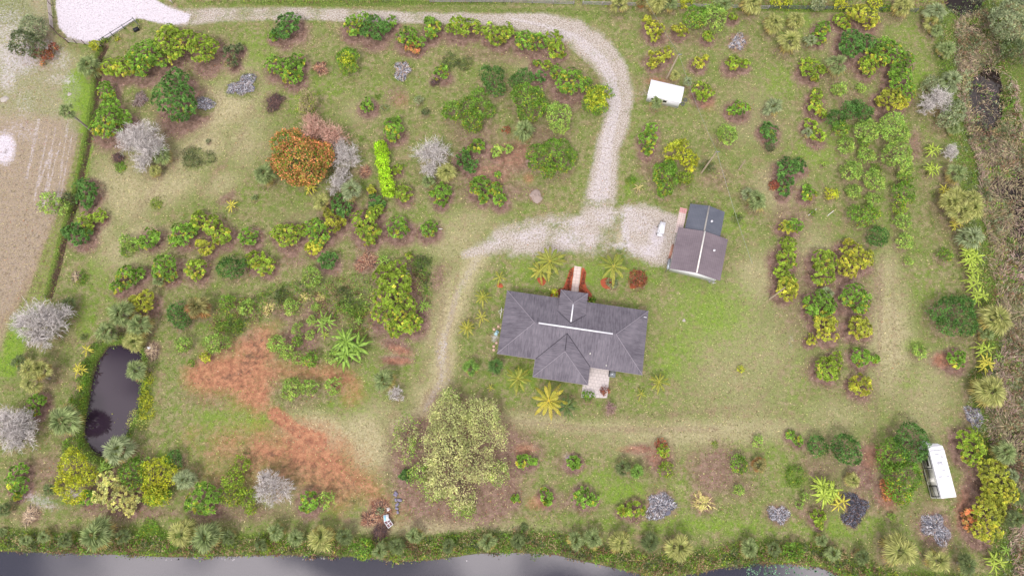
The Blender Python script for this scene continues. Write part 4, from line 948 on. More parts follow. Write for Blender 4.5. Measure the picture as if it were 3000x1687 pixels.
S g 8|1220,260,150|top crown of the fan palm cluster at the head of the pond
S g 8|1070,440,125|left crown of the fan palm cluster at the head of the pond
S y 8|1340,540,120|lowest crown of the fan palm cluster, overhanging the pond
S g 8|1390,370,140|right crown of the fan palm cluster at the head of the pond
R Y 8|1450,150,105;1340,120,40|yellow dotted tree behind the pond palm cluster
S o 8|1990,190,140|fan palm with orange-brown dead skirt left of the weedy thicket
C d 8|1780,240,110;1840,330,85|dark green small-leaved tree left of the brown skirted fan palm
C g 8|2290,150,80|green shrub right of the brown skirted fan palm
C l 8|2480,190,78|light green shrub at the left end of the weedy thicket
W g 8|2330,340,120;2200,380,70|bright green weeds above the bare red earth
C l 8|1850,570,78|round lime bush alone left of the bare red earth
C l 8|2170,560,105;2270,550,60|larger lime tree at the edge of the bare red earth
R Y 8|2065,690,55|small yellow bush under the larger lime tree
C g 8|1930,755,40|tiny green bush left of the bare red earth
B y 8|880,620,75|yellow banana plant at the upper left shore of the pond
B y 8|800,820,85|yellow banana plant halfway down the left shore of the pond
B y 8|800,1000,42|small banana shoot on the left shore of the pond
W g 8|820,920,75;860,760,60;930,590,60|upper bright green shore weeds left of the pond
W g 8|760,1120,95;840,1050,50|lower bright green shore weeds left of the pond
W k 8|840,490,42|small dark weed clump between the silvery tree and the pond palms
S g 8|1370,825,118|single fan palm leaning over the right shore of the pond
P w 8|1530,630,78|pale driftwood heap with a white bag right of the pond palms
W x 8|1490,900,75;1460,1010,70;1450,1130,95;1460,1250,90|yellow-green vines covering the right shore of the pond
W w 8|1320,1270,70;1280,1360,60;1420,1360,70|straw yellow vines trailing into the lower pond
S y 8|340,870,185|big fan palm below the large silvery bare tree
S k 8|190,745,90|dark blue fan palm behind the big one below the silvery bare tree
R g 8|370,1140,85;350,1230,60|bright green tree between two bare trees on the left margin
D w 8|130,1400,210;250,1330,120;60,1300,110;200,1500,170|large silvery bare tree cut by the left edge of the view
S g 8|640,1330,175|big fan palm at the lower left shore of the pond
C l 9|350,190,78|round light green bush at the top of the thicket's clearing
C l 9|600,195,46|small round lime bush right of the top one in the clearing
C l 9|560,330,52|small lime ball bush left of the star-shaped palm
C l 9|420,405,62;430,480,40|tall lime bush in the centre of the clearing
C l 9|545,470,54|airy lime ball below the small one in the clearing
C g 9|415,540,52|green lower neighbour of the tall lime bush in the clearing
C l 9|210,550,85;300,640,75|wide light green bush at the left rim of the clearing
C l 9|420,710,65|low pale bush at the bottom rim of the clearing
C g 9|550,720,80|deeper green bush ending the bottom rim of the clearing
C l 9|780,690,82|light bush tucked under the biggest banana plant
B g 9|690,340,120|star-shaped bright banana plant above the biggest one
B g 9|940,590,205|biggest banana plant in a wide green star
B l 9|690,470,50|small banana shoot under the star-shaped one
Q w 9|120,200,60|straw coloured dead cane clump at the left of the thicket
Q w 9|480,90,60;650,90,50|dry cane clump along the top of the thicket
W k 9|250,60,90;880,60,110|overgrown mixed shrubs along the top of the thicket
W g 9|1010,190,130;860,170,80|dense green weeds left of the biggest yellow tree
B g 9|1690,180,80|banana plant right of the biggest yellow tree beside the track
B g 9|1030,330,60|dark banana shoot in the weeds left of the biggest yellow tree
S g 9|1290,920,130|round fan palm alone in the lawn above the orange earth
D w 9|1410,1060,85|dead white branch lying at the foot of the lone round fan palm
C l 9|360,1010,98|left bush of the lime trio below the red earth
C l 9|540,1000,92|middle bush of the lime trio below the red earth
C l 9|775,980,92|right bush of the lime trio below the red earth
K g 9|2280,90,75|young coconut palm with a red plant beside its base, left of the house
K y 9|2270,290,72|young coconut palm near the left wall of the house
K y 9|2120,400,78|young coconut palm farthest from the left wall of the house
S l 9|2160,800,100|left one of two bright young fan palms below the house corner
S d 9|2410,780,95|right dark-hearted one of two young fan palms below the house corner
K g 9|2360,1000,36|tiny coconut seedling below the two young fan palms
K g 10|60,910,115|green coconut palm close to the rear wing of the house
K Y 10|370,1130,160|golden coconut palm behind the house
K d 10|550,1190,110|dark green coconut palm touching the golden one
C g 10|765,1085,58|round green bush at the corner of the rear patio
C r 10|930,1030,52|reddish sparse shrub overhanging the rear patio
K g 10|1300,1060,52|tiny coconut palm right of the rear patio
K g 10|1480,945,88|drooping coconut palm off the right rear corner of the house
C x 10|2300,815,32|lone papaya sapling in the open right lawn
D r 10|980,1200,75|fallen bare twiggy branch below the rear patio
R Y 11|190,10,100|low yellow tree over the foot of the leaning grey pole
R g 11|520,150,125;440,200,75;620,170,75|green tree in front of the small blue-grey palm
S p 11|590,50,85|small blue-grey palm between two green orchard trees
R g 11|880,100,135;930,190,75|dense green tree right of the small blue-grey palm
R Y 11|560,350,100;600,450,90;650,370,50|yellow-green tree below the one in front of the blue-grey palm
R Y 11|430,520,50|little yellow shoot at the lower left of the yellow-green tree
R Y 11|900,390,105;970,420,70|bright yellow tree in the right column of the orchard block
C d 11|1850,240,170;1960,180,110;1950,350,150;1720,260,110;1800,370,110|wide dark oak-like tree by the right border
S y 11|2300,300,165|fan palm with straw skirt right of the wide dark tree
S g 11|2200,460,90|dark fan palm below the one with the straw skirt
B l 11|2130,80,120|last plant of the long banana row, above the wide dark tree
C l 11|1520,640,68|pale lime bush alone in the right grass strip
R g 11|1900,710,88|green tree over red litter near the right border
R y 11|590,820,110;680,720,72|yellow-green tree at the lower left of the orchard block
R g 11|940,690,95;1070,710,42|olive tree at the right of the block with open brown gaps
R Y 11|940,985,105;860,960,60|yellow tree at the very bottom of the orchard block
B l 11|2180,610,105|upper plant of the ragged banana pair on the right border
B y 11|2200,760,115|lower plant of the ragged banana pair on the right border
B g 11|2320,690,60|small banana plant behind the ragged banana pair
S y 11|2240,1030,175|large round fan palm below the ragged banana pair
A a 11|2080,1290,110|grey white branch heap below the large round fan palm
B y 12|670,215,48|small banana plant on the lower shore of the pond
S p 12|1180,175,170|blue-grey fan palm overhanging the lower end of the pond
W g 12|700,140,110|green weeds on the lower left shore of the pond
C x 12|740,310,140;870,420,100;650,530,100;770,590,115;900,470,70|left golden-green dome tree at the bottom of the pond
S k 12|500,580,80|dark palm left of the left golden-green dome tree
B g 12|1040,370,105|dark green banana plant between the golden-green dome trees
R w 12|1100,540,120;1180,640,145;1310,680,110;1300,780,60;1010,640,70|pale straw-yellow rosette tree between the golden-green domes
R g 12|900,660,75|green bush left under the pale straw-yellow rosette tree
C g 12|1350,420,130;1370,500,100;1430,280,60|middle green dome tree beside the blue-grey palm
C x 12|1560,400,130;1660,430,110;1570,560,100;1650,350,90|right golden-green dome tree at the bottom of the pond
F x 12|1550,640,100;1650,640,70|golden yellow lower dome below the right golden-green tree
C d 12|1760,280,90|dark green crown behind the right golden-green dome tree
S p 12|1850,480,120|blue-white fan palm at the right edge of the dome trees
R g 12|180,420,95;220,540,75;130,510,70;170,640,40|deep green tree on the left margin below the cut-off bare tree
R g 12|2050,690,145;2090,600,80|round bright green tree between the dome trees and the yellow wispy tree
C y 12|2430,320,85;2350,480,105;2330,640,100;2500,650,90;2520,780,60|wispy yellow tree behind the small white bare tree
D w 13|170,560,190;100,450,90|small white bare tree at the edge of the orange earth
R g 13|540,690,105|dark green rosette tree right of the small white bare tree
C l 13|720,680,78|lime bush at the right of the dark green rosette tree
S g 12|970,1030,180|large pale fan palm on the canal bank, first from the left
S k 12|1220,1050,90|dim blue fan palm between the large pale one and the bright grass plot
W g 12|1480,1000,130;1440,1090,80;1560,1080,90|square plot of bright green weeds on the canal bank
S y 12|1830,1030,155|left crown of the twin pale fan palms on the canal bank
S g 12|2070,1060,165|right crown of the twin pale fan palms on the canal bank
S k 12|2290,1060,90|dark fan palm right of the twin pale ones on the canal bank
S g 12|440,1050,80|small fan palm on the canal bank nearest the left twig heap
S g 12|250,1090,70|small yellowish palm at the left end of the canal bank
S k 12|650,1080,90|shadowy fan palm left of the first large pale one
S g 12|30,1010,60|small palm cut by the left edge above the canal
P w 12|300,840,85|pale twig heap at the lower left above the canal bank
S k 12|40,780,80|dark fan palm cut by the left edge
S g 13|200,1000,100|green fan palm on the bank below the dark rosette tree
S g 13|400,1060,95|green fan palm left of the starry pale one on the canal bank
S y 13|650,1060,148|starry pale fan palm on the canal bank below the lime bush
S k 13|890,1050,100|dark fan palm right of the starry pale one
S k 13|50,1140,75|dim fan palm at the water, right of the twin pale crowns
C g 13|1090,1180,95|leafy green shrub at the waterline below the junk heap
S g 13|1250,1190,100|fan palm at the waterline below the junk heap
S k 13|1410,1150,100|dark fan palm right of the junk heap near the water
S g 13|1590,1040,95|fan palm on the bank between the junk heap and the bamboo
S k 13|1940,1140,85|small grey palm on the bank below the bamboo
S g 13|2330,1110,105|spiky fan palm on the bank right of the bamboo
P r 13|1250,800,120;1130,880,80|garden rubbish heap of brown fronds at the end of the orange earth
P k 13|1250,1000,90|purple brown heap of dead branches below the junk
C p 13|1245,800,40|cut lime foliage lying on the garden rubbish heap
V v 13|1500,70,150;1560,220,120;1900,160,310;1950,420,280;2180,300,260;2330,60,240;2080,660,180;2110,790,110;2430,420,140;1640,420,120;1950,-180,260;2260,-170,230;1530,-60,130;1820,560,140;1980,-370,110|enormous feathery bamboo clump at bottom centre
R d 13|1510,440,60|dark green bush at the left foot of the enormous bamboo
R g 14|120,290,75;220,300,35|low green plant over red litter right of the bamboo
R g 14|620,300,65;640,340,40|low green plant with red twigs midway along the lower lawn
R g 14|720,660,90;820,680,50|low double green plant nearest to the left of the palm-like shrub
R g 14|350,640,65;360,700,40|low plant on red litter below the bamboo's right side
R y 14|1110,790,50;1230,770,85|open low plant left of the largest ash star
R g 14|40,670,40|small low plant right below the bamboo
S k 14|1120,360,95|dark spiky palm-like shrub lying left of its bright partner
S l 14|1260,400,85|bright spiky cycad-like shrub beside the dark one
C r 14|1500,120,55|reddish twiggy bush above the small yellow-green one
R y 14|1520,190,60|small yellow-green bush under the reddish twiggy bush
C y 14|1550,375,75|round straw-green bush below the reddish twiggy one
A a 14|1490,740,150|largest star-shaped grey ash heap in the lower lawn
Q w 14|1920,710,105|fallen straw coloured banana stalks on the lower lawn
C g 14|2280,320,82|round fresh green bush left of the drooping dead palm
S o 14|2490,330,85|drooping dead palm with fawn fronds in the lower right lawn
C l 14|2275,580,52|small lime clump below the round fresh green bush
C l 14|2470,90,55|faint yellow-green weeds at the top of the lower right lawn
W y 14|2040,120,38|tiny weed tuft left of the faint yellow-green weeds
S g 14|640,1090,100|left palm of the joined pair on the canal bank right of the bamboo
S g 14|820,1070,112|right palm of the joined pair on the canal bank right of the bamboo
S y 14|1090,1110,130|yellow-green fan palm in the middle of the canal bank
S k 14|1395,1110,110|blue-green fan palm in the middle of the canal bank
S y 14|1680,1160,150|starry yellow fan palm on the bank below the largest ash heap
S g 14|2390,1170,110|spiky green palm on the bank below the dead palm
S k 14|60,1100,85|dark palm on the bank at the bamboo's lower right
S k 14|120,960,50|little blue palm on the lawn edge at the bamboo's lower right
W g 14|240,1240,70|green weeds hanging over the canal at bottom centre
R g 15|230,30,50;300,80,50|ragged green bush at the left of the dark round pair
C d 15|490,140,105|smaller dark tree of the round pair
C d 15|780,180,155|larger dark tree of the round pair with a red litter ring
C d 15|1440,110,170;1540,190,90;1400,10,60|dark tree touching the nose of the white trailer
C g 15|1230,230,150;1180,330,90|pale-topped big tree left of the dark tree by the trailer
C g 15|1380,450,170;1330,600,130;1260,480,100;1330,700,60|biggest green tree against the side of the white trailer
C o 15|1180,540,60;1200,640,55|orange-brown dying foliage at left of the biggest trailer tree
W g 15|290,430,130|round green weed mound left of the lower right ash heaps
B l 15|580,590,150|upper bright banana plant above the blackened burn heap
B y 15|720,700,115|lower banana plant with orange stalks above the blackened burn heap
S y 15|855,480,90|small sage fan palm above the blackened burn heap
A a 15|110,830,105|ash heap with orange rim left of the banana plants
A k 15|880,730,130;840,880,90|long blackened burn heap under the banana plants
A a 15|1690,970,155|square blue-grey ash heap below the white trailer
C l 15|360,650,48|small lime shrub left of the bright banana plant
C l 15|310,730,42|smaller lime shrub under the one left of the banana plant
R y 15|510,850,75;520,930,40|leggy yellow-green plant on red litter below the bananas
C l 15|1240,850,38|tiny green sprig on red litter below the biggest trailer tree
R y 15|2050,110,125;2030,250,90;2110,180,70|upper yellow-green tree right of the white trailer
R Y 15|2250,420,135;2330,600,140;2200,560,80|upper lobe of the tall yellow wall of foliage at the right edge
R Y 15|2200,800,160;2290,730,90;2180,980,125|lower lobe of the tall yellow wall of foliage at the right edge
R o 15|2030,830,70;2010,930,60|orange tinged tree at the left foot of the yellow wall of foliage
S g 15|2390,210,135|fan palm behind the upper yellow-green tree by the trailer
S k 15|2500,640,110|shaded fan palm behind the yellow wall of foliage
S k 15|2490,880,110|dark fan palm lower down behind the yellow wall of foliage
S p 15|2460,440,80|bluish fan palm behind the upper lobe of yellow foliage
B l 15|2290,1310,125|bright banana plant in the bottom right corner
B g 15|2390,1180,65|smaller banana plant above the bright corner one
S y 15|1330,1190,188|largest fan palm of the lower right bank
S k 15|950,1250,90|dull fan palm left of the largest lower right palm
S g 15|660,1220,90|fan palm at the water end of the lower right bank
S g 15|540,1090,75|small fresh fan palm above the lower right bank
S k 15|60,1170,85|dark palm on the bank left of the lower right burn heaps
S y 15|1710,1290,135|fan palm right of the largest lower right palm
S k 15|2000,1330,120|dark fan palm between the bank palms and the corner banana
C g 15|240,1200,95|leafy shrub on the bank below the ash heap with orange rim"""
TREES = []
for i, ln in enumerate(DATA.strip().splitlines()):
    kd, bl, label = ln.split('|'); kind, pal, tile = kd.split(); tile = int(tile)
    bl0 = [tuple(float(q) for q in b.split(',')) for b in bl.split(';')]; rg = np.random.RandomState(1000+i)
    if kind in 'RCFOVEHW': o = tree_like(kind, pal, tile, bl0, label, rg)
    elif kind in 'SK': o = palm(kind, pal, tile, bl0, label, rg)
    elif kind == 'B': o = banana(pal, tile, bl0, label, rg)
    elif kind == 'D': o = bare(pal, tile, bl0, label, rg)
    else: o = heap(kind, pal, tile, bl0, label, rg)
    if kind == 'E' and pal == 'r':
        P, N = shell(np.array([(o.location.x, o.location.y, .8, 1.3)]), rg, 14, .7, 0); m2 = MB(); leaves(m2, P-np.array([0, .5, 0]), N, rg, 'r', .2, 1, .3, .8); m2.build('blossom', M['leaf'], o, tuple(o.location))
# ------------------------------------------------ buildings
def roofmat(name, c1, c2, streak=.5, swap=False):
    m, n, l, b = newmat(name, .85, .25)
    tcn = n.new('ShaderNodeTexCoord'); P = tcn.outputs['Object']; Nn = tcn.outputs['Normal']
    sx = n.new('ShaderNodeSeparateXYZ'); l.new(Nn, sx.inputs[0]); ax = math_(n, l, 'ABSOLUTE', sx.outputs[0]); ay = math_(n, l, 'ABSOLUTE', sx.outputs[1])
    sel = math_(n, l, 'GREATER_THAN', ax, ay)
    def stretch(v):
        mp = n.new('ShaderNodeMapping'); mp.inputs['Scale'].default_value = v; l.new(P, mp.inputs[0]); return mp.outputs[0]
    def both(a, bb, sc, det, ro):
        t1 = noise(n, l, sc, det, ro, stretch(a)).outputs['Fac']; t2 = noise(n, l, sc, det, ro, stretch(bb)).outputs['Fac']
        m_ = n.new('ShaderNodeMix'); m_.data_type = 'FLOAT'; l.new(sel, m_.inputs[0]); l.new(t1, m_.inputs[2]); l.new(t2, m_.inputs[3]); return m_.outputs[0]
    s = both((1, .09, .09), (.09, 1, .09), 5.5, 4, .7)        # stains running down the slope
    big = noise(n, l, .35, 4, .65, P).outputs['Fac']; fine = noise(n, l, 7, 3, .8, P).outputs['Fac']
    r = n.new('ShaderNodeMapRange'); r.inputs['From Min'].default_value = .3; r.inputs['From Max'].default_value = .7
    l.new(math_(n, l, 'ADD', math_(n, l, 'MULTIPLY', s, streak), math_(n, l, 'ADD', math_(n, l, 'MULTIPLY', big, .9-streak), math_(n, l, 'MULTIPLY', fine, .1))), r.inputs['Value'])
    base = mix(n, l, r.outputs['Result'], lin(c1), lin(c2))
    sep = n.new('ShaderNodeSeparateXYZ'); l.new(P, sep.inputs[0])          # shingle courses
    w = math_(n, l, 'FRACT', math_(n, l, 'MULTIPLY', sep.outputs[2], 12.0)); w = math_(n, l, 'LESS_THAN', w, .22)
    base = mix(n, l, math_(n, l, 'MULTIPLY', w, .18), base, (0, 0, 0)); base = mix(n, l, math_(n, l, 'MULTIPLY', fine, .22), base, (0, 0, 0))
    l.new(base, b.inputs['Base Color']); return m
M['roof'] = roofmat('weathered_shingles', (70, 66, 76), (142, 136, 144), .5)
M['roof2'] = roofmat('brown_grey_shingles', (104, 94, 100), (138, 126, 132), .4)
M['roof3'] = roofmat('slate_grey_shingles', (80, 84, 96), (110, 114, 124), .4)
M['wall'] = simple('cream_stucco', (214, 206, 192), .9, .05, 4, .1, .1)
M['cap'] = simple('pale_hip_shingles', (142, 136, 144), .85, .15, 4)
M['valley'] = simple('dark_valley', (44, 42, 50), .8, .2, 6)
M['metalroof'] = simple('white_metal_roof', (224, 224, 232), .4, .04, 1.5, .5)
def hexes(name, V, F, mat, parent): return poly(name, V, F, mat, parent)
PT = .427
def roof_main(parent, a, bb, ze, ur0, ur1, vr, zr, mat, fas=.18):
    V = [(-a,-bb,ze),(a,-bb,ze),(a,bb,ze),(-a,bb,ze),(ur0,vr,zr),(ur1,vr,zr),(-a,-bb,ze-fas),(a,-bb,ze-fas),(a,bb,ze-fas),(-a,bb,ze-fas)]
    F = [(0,1,5,4),(1,2,5),(2,3,4,5),(3,0,4),(0,6,7,1),(1,7,8,2),(2,8,9,3),(3,9,6,0),(9,8,7,6)]
    return poly('roof', V, F, mat, parent)
hc = (10.57, 24.11); HR = R(-8.5)
house = thing('house', 'single storey house with large dark grey hip roof, rear wing and front porch gable', 'house', (hc[0], hc[1], 0), HR)
def LW(c, rz, u, v): return (c[0]+u*math.cos(rz)-v*math.sin(rz), c[1]+u*math.sin(rz)+v*math.cos(rz))
wl_ = MB(); wl_.box((0, 0, 1.35), (23.7, 10.1, 2.7)); wl_.box((-1.12, -6.4, 1.34), (8.3, 3.6, 2.68)); wall = wl_.build('wall', M['wall'], house)
rf = roof_main(house, 12.4, 5.6, 2.9, -6.85, 7.0, .1, 5.3, M['roof'])
zr = 4.9
poly('rear_roof', [(-5.8,-8.65,2.9),(3.55,-8.65,2.9),(3.55,-5.6,2.9),(-5.8,-5.6,2.9),(-1.12,-3.97,zr),(-1.12,-.85,zr),(-5.8,-8.65,2.72),(3.55,-8.65,2.72),(3.55,-5.7,2.72),(-5.8,-5.7,2.72)],
     [(0,1,4),(1,2,5,4),(3,0,4,5),(0,6,7,1),(1,7,8,2),(3,9,6,0),(9,8,7,6)], M['roof'], house)
zp = 3.9+2.39*PT
poly('porch_roof', [(-3.16,3.31,3.9),(-3.16,6.87,3.9),(1.62,6.87,3.9),(1.62,3.31,3.9),(-.77,4.48,zp),(-.77,.97,zp),(-3.16,3.25,3.74),(-3.16,6.87,3.74),(1.62,6.87,3.74),(1.62,3.25,3.74)],
     [(0,5,4,1),(1,4,2),(2,4,5,3),(1,7,6,0),(2,8,7,1),(3,9,8,2),(6,7,8,9)], M['roof'], house)
b = MB(); b.box((-.77, 5.0, 3.25), (4.2, 3.3, .96)); b.build('porch_header', M['white'], house)
for u in (-2.6, 1.06):
    b = MB(); b.tube([(u, 6.4, 0), (u, 6.4, .3), (u, 6.4, 2.8)], [.2, .16, .15], (1, 1, 1), 10); b.build('porch_column', M['white'], house)
def strip(name, P, r, mat, par): b = MB(); b.tube(P, r, (1, 1, 1), 6); return b.build(name, mat, par)
for P in [[(-12.4,-5.6,2.92),(-6.85,.1,5.31)],[(12.4,-5.6,2.92),(7,.1,5.31)],[(12.4,5.6,2.92),(7,.1,5.31)],[(-12.4,5.6,2.92),(-6.85,.1,5.31)],
          [(-5.8,-8.65,2.92),(-1.12,-3.97,zr+.01)],[(3.55,-8.65,2.92),(-1.12,-3.97,zr+.01)],[(-3.16,6.87,3.92),(-.77,4.48,zp+.01)],[(1.62,6.87,3.92),(-.77,4.48,zp+.01)]]:
    strip('hip_cap', P, .055, M['cap'], rf)
for P in [[(-5.8,-5.6,2.9),(-1.12,-.85,zr)],[(3.55,-5.6,2.9),(-1.12,-.85,zr)],[(-3.3,3.0,4.0),(-.77,.97,zp)],[(1.75,3.0,4.0),(-.77,.97,zp)],[(-1.12,-.85,zr),(-1.12,-3.97,zr)]]:
    strip('valley', P, .05, M['valley'], rf)
b = MB(); b.box((.15, .1, 5.34), (12.6, .24, .12)); b.build('ridge_vent', M['white'], rf)
b = MB(); b.box((-.77, 2.75, zp+.04), (.22, 3.1, .12)); b.build('ridge_vent', M['white'], rf)
def vent(u, v, z, r, h, nm='roof_vent', par=None):
    b = MB(); b.tube([(u, v, z-.1), (u, v, z+h), (u, v, z+h+.02)], [r, r, r*.3], (1, 1, 1), 12); b.tube([(u, v, z-.05), (u, v, z+.04)], [r*1.8, r*1.6], (1, 1, 1), 12); b.build(nm, M['offwhite'], par)
vent(3.2, -3.5, 3.8, .1, .3, par=rf); vent(6.2, -5.0, 3.15, .09, .3, par=rf)
b = MB(); b.tube([(6.2, -4.85, 3.3), (6.25, -3.4, 3.85)], .05, (1, 1, 1), 6); b.build('drain_pipe', M['cap'], rf)
b = MB(); b.box((11.9, 4.3, 3.2), (.5, .12, .1)); b.build('cable_bracket', M['white'], rf)
b = MB()
for P in [[(-12.45,-5.65,2.85),(12.45,-5.65,2.85)],[(-5.85,-8.7,2.85),(3.6,-8.7,2.85)],[(-5.85,-8.7,2.85),(-5.85,-5.7,2.85)]]: b.tube(P, .045, (1, 1, 1), 6)
b.build('gutter', M['cap'], house)
def window(par, u, v, z, w, h, rz=0):
    b = MB(); b.box((u, v, z), (w+.16, .10, h+.16), rot=rz); f = b.build('window', M['white'], par); b = MB(); b.box((u, v, z), (w, .13, h), rot=rz); b.build('pane', M['glass'], f)
for u in (-9.5, 6.5, 9.8): window(house, u, -5.07, 1.5, 1.4, 1.1)
for u in (-9.8, -6, 4.2, 8.6): window(house, u, 5.07, 1.5, 1.4, 1.1)
for u in (-3.6, 1.2): window(house, u, -8.22, 1.5, 1.3, 1.1)
for v in (-2.5, 2.2): window(house, -11.87, v, 1.5, 1.2, 1.1, R(90)); window(house, 11.87, v, 1.5, 1.2, 1.1, R(90))
b = MB(); b.box((-.77, 5.08, 1.05), (1.0, .08, 2.1)); dr = b.build('front_door', simple('dark_red_door', (96, 44, 36)), house)
b = MB(); b.box((-.4, 5.14, 1.05), (.06, .06, .14)); b.build('handle', M['metal'], dr)
b = MB(); b.box((4.6, -5.08, 1.05), (1.8, .08, 2.1)); b.build('sliding_door', M['glass'], house)
def paving(name, c1, c2, s, off=.5):
    m, n, l, b = newmat(name, .85, .2); tcn = n.new('ShaderNodeTexCoord'); br = n.new('ShaderNodeTexBrick'); l.new(tcn.outputs['Object'], br.inputs['Vector'])
    br.inputs['Color1'].default_value = tuple(lin(c1))+(1,); br.inputs['Color2'].default_value = tuple(lin(c2))+(1,); br.inputs['Mortar'].default_value = tuple(lin([q*.78 for q in c1]))+(1,)
    br.inputs['Scale'].default_value = 1; br.inputs['Brick Width'].default_value = s; br.inputs['Row Height'].default_value = s; br.inputs['Mortar Size'].default_value = .025; br.offset = off
    t = noise(n, l, 1.5, 5, .7, tcn.outputs['Object']); l.new(mix(n, l, math_(n, l, 'MULTIPLY', t.outputs['Fac'], .3), br.outputs['Color'], lin((150, 130, 124))), b.inputs['Base Color']); return m
def slab(name, pts, z0, z1, mat, label=None, cat=None, loc=None, rz=0):
    n_ = len(pts); V = [(x, y, z0) for x, y in pts]+[(x, y, z1) for x, y in pts]
    F = [list(range(n_, 2*n_))]+[[i, (i+1) % n_, n_+(i+1) % n_, n_+i] for i in range(n_)]
    o = poly(name, V, F, mat); 
    if loc: o.location = loc; o.rotation_euler = (0, 0, rz)
    if label: tag(o, label, cat)
    else: o['kind'] = 'structure'
    return o
hl = (hc[0], hc[1], 0)
slab('patio', [(2.9,-10.6),(7.3,-10.0),(7.3,-5.0),(2.9,-5.0)], -.2, .09, paving('patio_pavers', (204,196,194), (214,206,204), .6), loc=hl, rz=HR)
slab('walkway', [(-1.15,6.2),(.15,6.2),(.1,12.7),(-1.15,12.7)], -.2, .07, paving('walkway_tiles', (206,188,178), (214,198,190), .62, 0), loc=hl, rz=HR)
slab('porch_floor', [(-4.3,4.9),(2.5,4.9),(2.5,6.9),(-4.3,6.9)], -.2, .1, paving('porch_tiles', (204,180,164), (212,190,176), .5, 0), loc=hl, rz=HR)
M['mulch'] = simple('red_bark_mulch', (166, 88, 64), .95, .45, 9, .1, .8)
for nm, sg in (('mulch_bed', -1), ('mulch_bed', 1)):
    if sg < 0: pts = [(-1.2,12.6),(-1.9,11.8),(-2.3,9.8),(-2.6,8.4),(-3.6,7.6),(-4.6,7.3),(-4.8,5.6),(-4.35,5.5),(-4.3,7.0),(-1.2,7.0)]
    else: pts = [(.2,12.5),(.2,7.0),(2.55,7.0),(2.6,5.4),(3.1,5.5),(3.2,7.0),(2.6,7.9),(1.5,9.0),(1.1,10.0),(1.1,11.8),(.6,12.6)]
    slab(nm, pts, -.2, .05, M['mulch'], loc=hl, rz=HR)
for (x, y, r) in [(14.2,5.5,.0)]: pass
def ring(tile, x, y, r, label):
    X, Y = T(tile, x, y, 0); m = MB(); mound(m, (X, Y, gz(X, Y)), r, .10, np.random.RandomState(int(x)), (1, 1, 1)); tag(m.build('mulch_ring', M['mulch'], None, (X, Y, gz(X, Y))), label, 'mulch')['group'] = 'mulch rings under palms'
ring(6, 300, 1370, .9, 'red mulch patch under the pair of coconut palms left of the walkway')
ring(6, 960, 1400, 1.1, 'red mulch patch under the coconut palm right of the walkway')
ring(5, 2450, 1420, .6, 'red mulch ring of the young palm at the track edge')
ring(6, 1210, 1430, .55, 'small red mulch patch under the red flowered shrub')
def tuft(name, pos, r, pal, label, cat, grp, rg, par=None, k=26):
    m = MB(); P = np.tile(np.array(pos), (k, 1))+rg.normal(size=(k, 3))*np.array([r*.25, r*.25, .03]); leaves(m, P+np.array([0, 0, r*.35]), np.tile([0, 0, 1.], (k, 1)), rg, pal, r*.7, 2, r*.3, .4)
    o = m.build(name, M['leaf'], None, tuple(pos)); tag(o, label, cat, grp)
rg = np.random.RandomState(5)
for sg, lab in ((-1, 'small dark red plant in the mulch bed left of the front walkway'), (1, 'small dark red plant in the mulch bed right of the front walkway')):
    for v in (11.6, 11.0, 10.3, 9.6, 8.9, 8.2):
        x, y = LW(hc, HR, (-1.75 if sg < 0 else .68)+.12*rg.normal(), v); tuft('bed_plant', (x, y, .1), .42, 'r', lab, 'plant', 'plants in the walkway mulch beds', rg)
for u, v, pal, lab in [(-4.0,7.2,'x','yellow croton in the mulch at the left end of the porch'),(-3.0,7.3,'r','red croton left of the porch roof'),(-1.9,7.5,'r','red croton where the left mulch bed meets the porch'),
                       (.9,7.4,'r','red croton where the right mulch bed meets the porch'),(1.8,7.3,'r','dark red croton in front of the porch right corner'),(2.7,6.8,'g','green croton at the right corner of the porch'),(2.8,5.8,'x','yellow croton on the right side of the porch')]:
    x, y = LW(hc, HR, u, v); tuft('croton', (x, y, .1), .8, pal, lab, 'plant', 'croton plants along the porch', rg, k=50)
M['paver'] = simple('pink_paver', (206, 172, 158), .9, .1, 3)
for q, (x, y) in enumerate([(2395,415),(2440,385),(2420,550),(2392,585),(2392,620)]):
    X, Y = T(9, x, y); m = MB(); m.box((X, Y, gz(X, Y)+.05), (.42, .42, .12), rot=HR)
    tag(m.build('paver', M['paver'], None, (X, Y, gz(X, Y))), 'loose square pink paver lying along the left wall of the house', 'paver', 'loose pavers by the left house wall')
# air conditioner
x, y = T(10, 1010, 858, .4); ac = thing('air_conditioner', 'square grey outdoor air conditioner behind the house beside the patio', 'air conditioner', (x, y, 0), HR)
b = MB(); b.box((0, 0, .42), (.95, .9, .84)); b.box((0, 0, .02), (1.2, 1.15, .14)); b.build('casing', M['metal'], ac)
b = MB(); b.tube([(0, 0, .845), (0, 0, .87)], [.36, .36], (1, 1, 1), 20); 
b.build('fan_opening', M['dark'], ac)
b = MB()
for k in range(4):
    a = k*math.pi/2+.4; b.box((math.cos(a)*.17, math.sin(a)*.17, .885), (.3, .13, .02), rot=a)
b.build('fan_blade', M['metal'], ac)
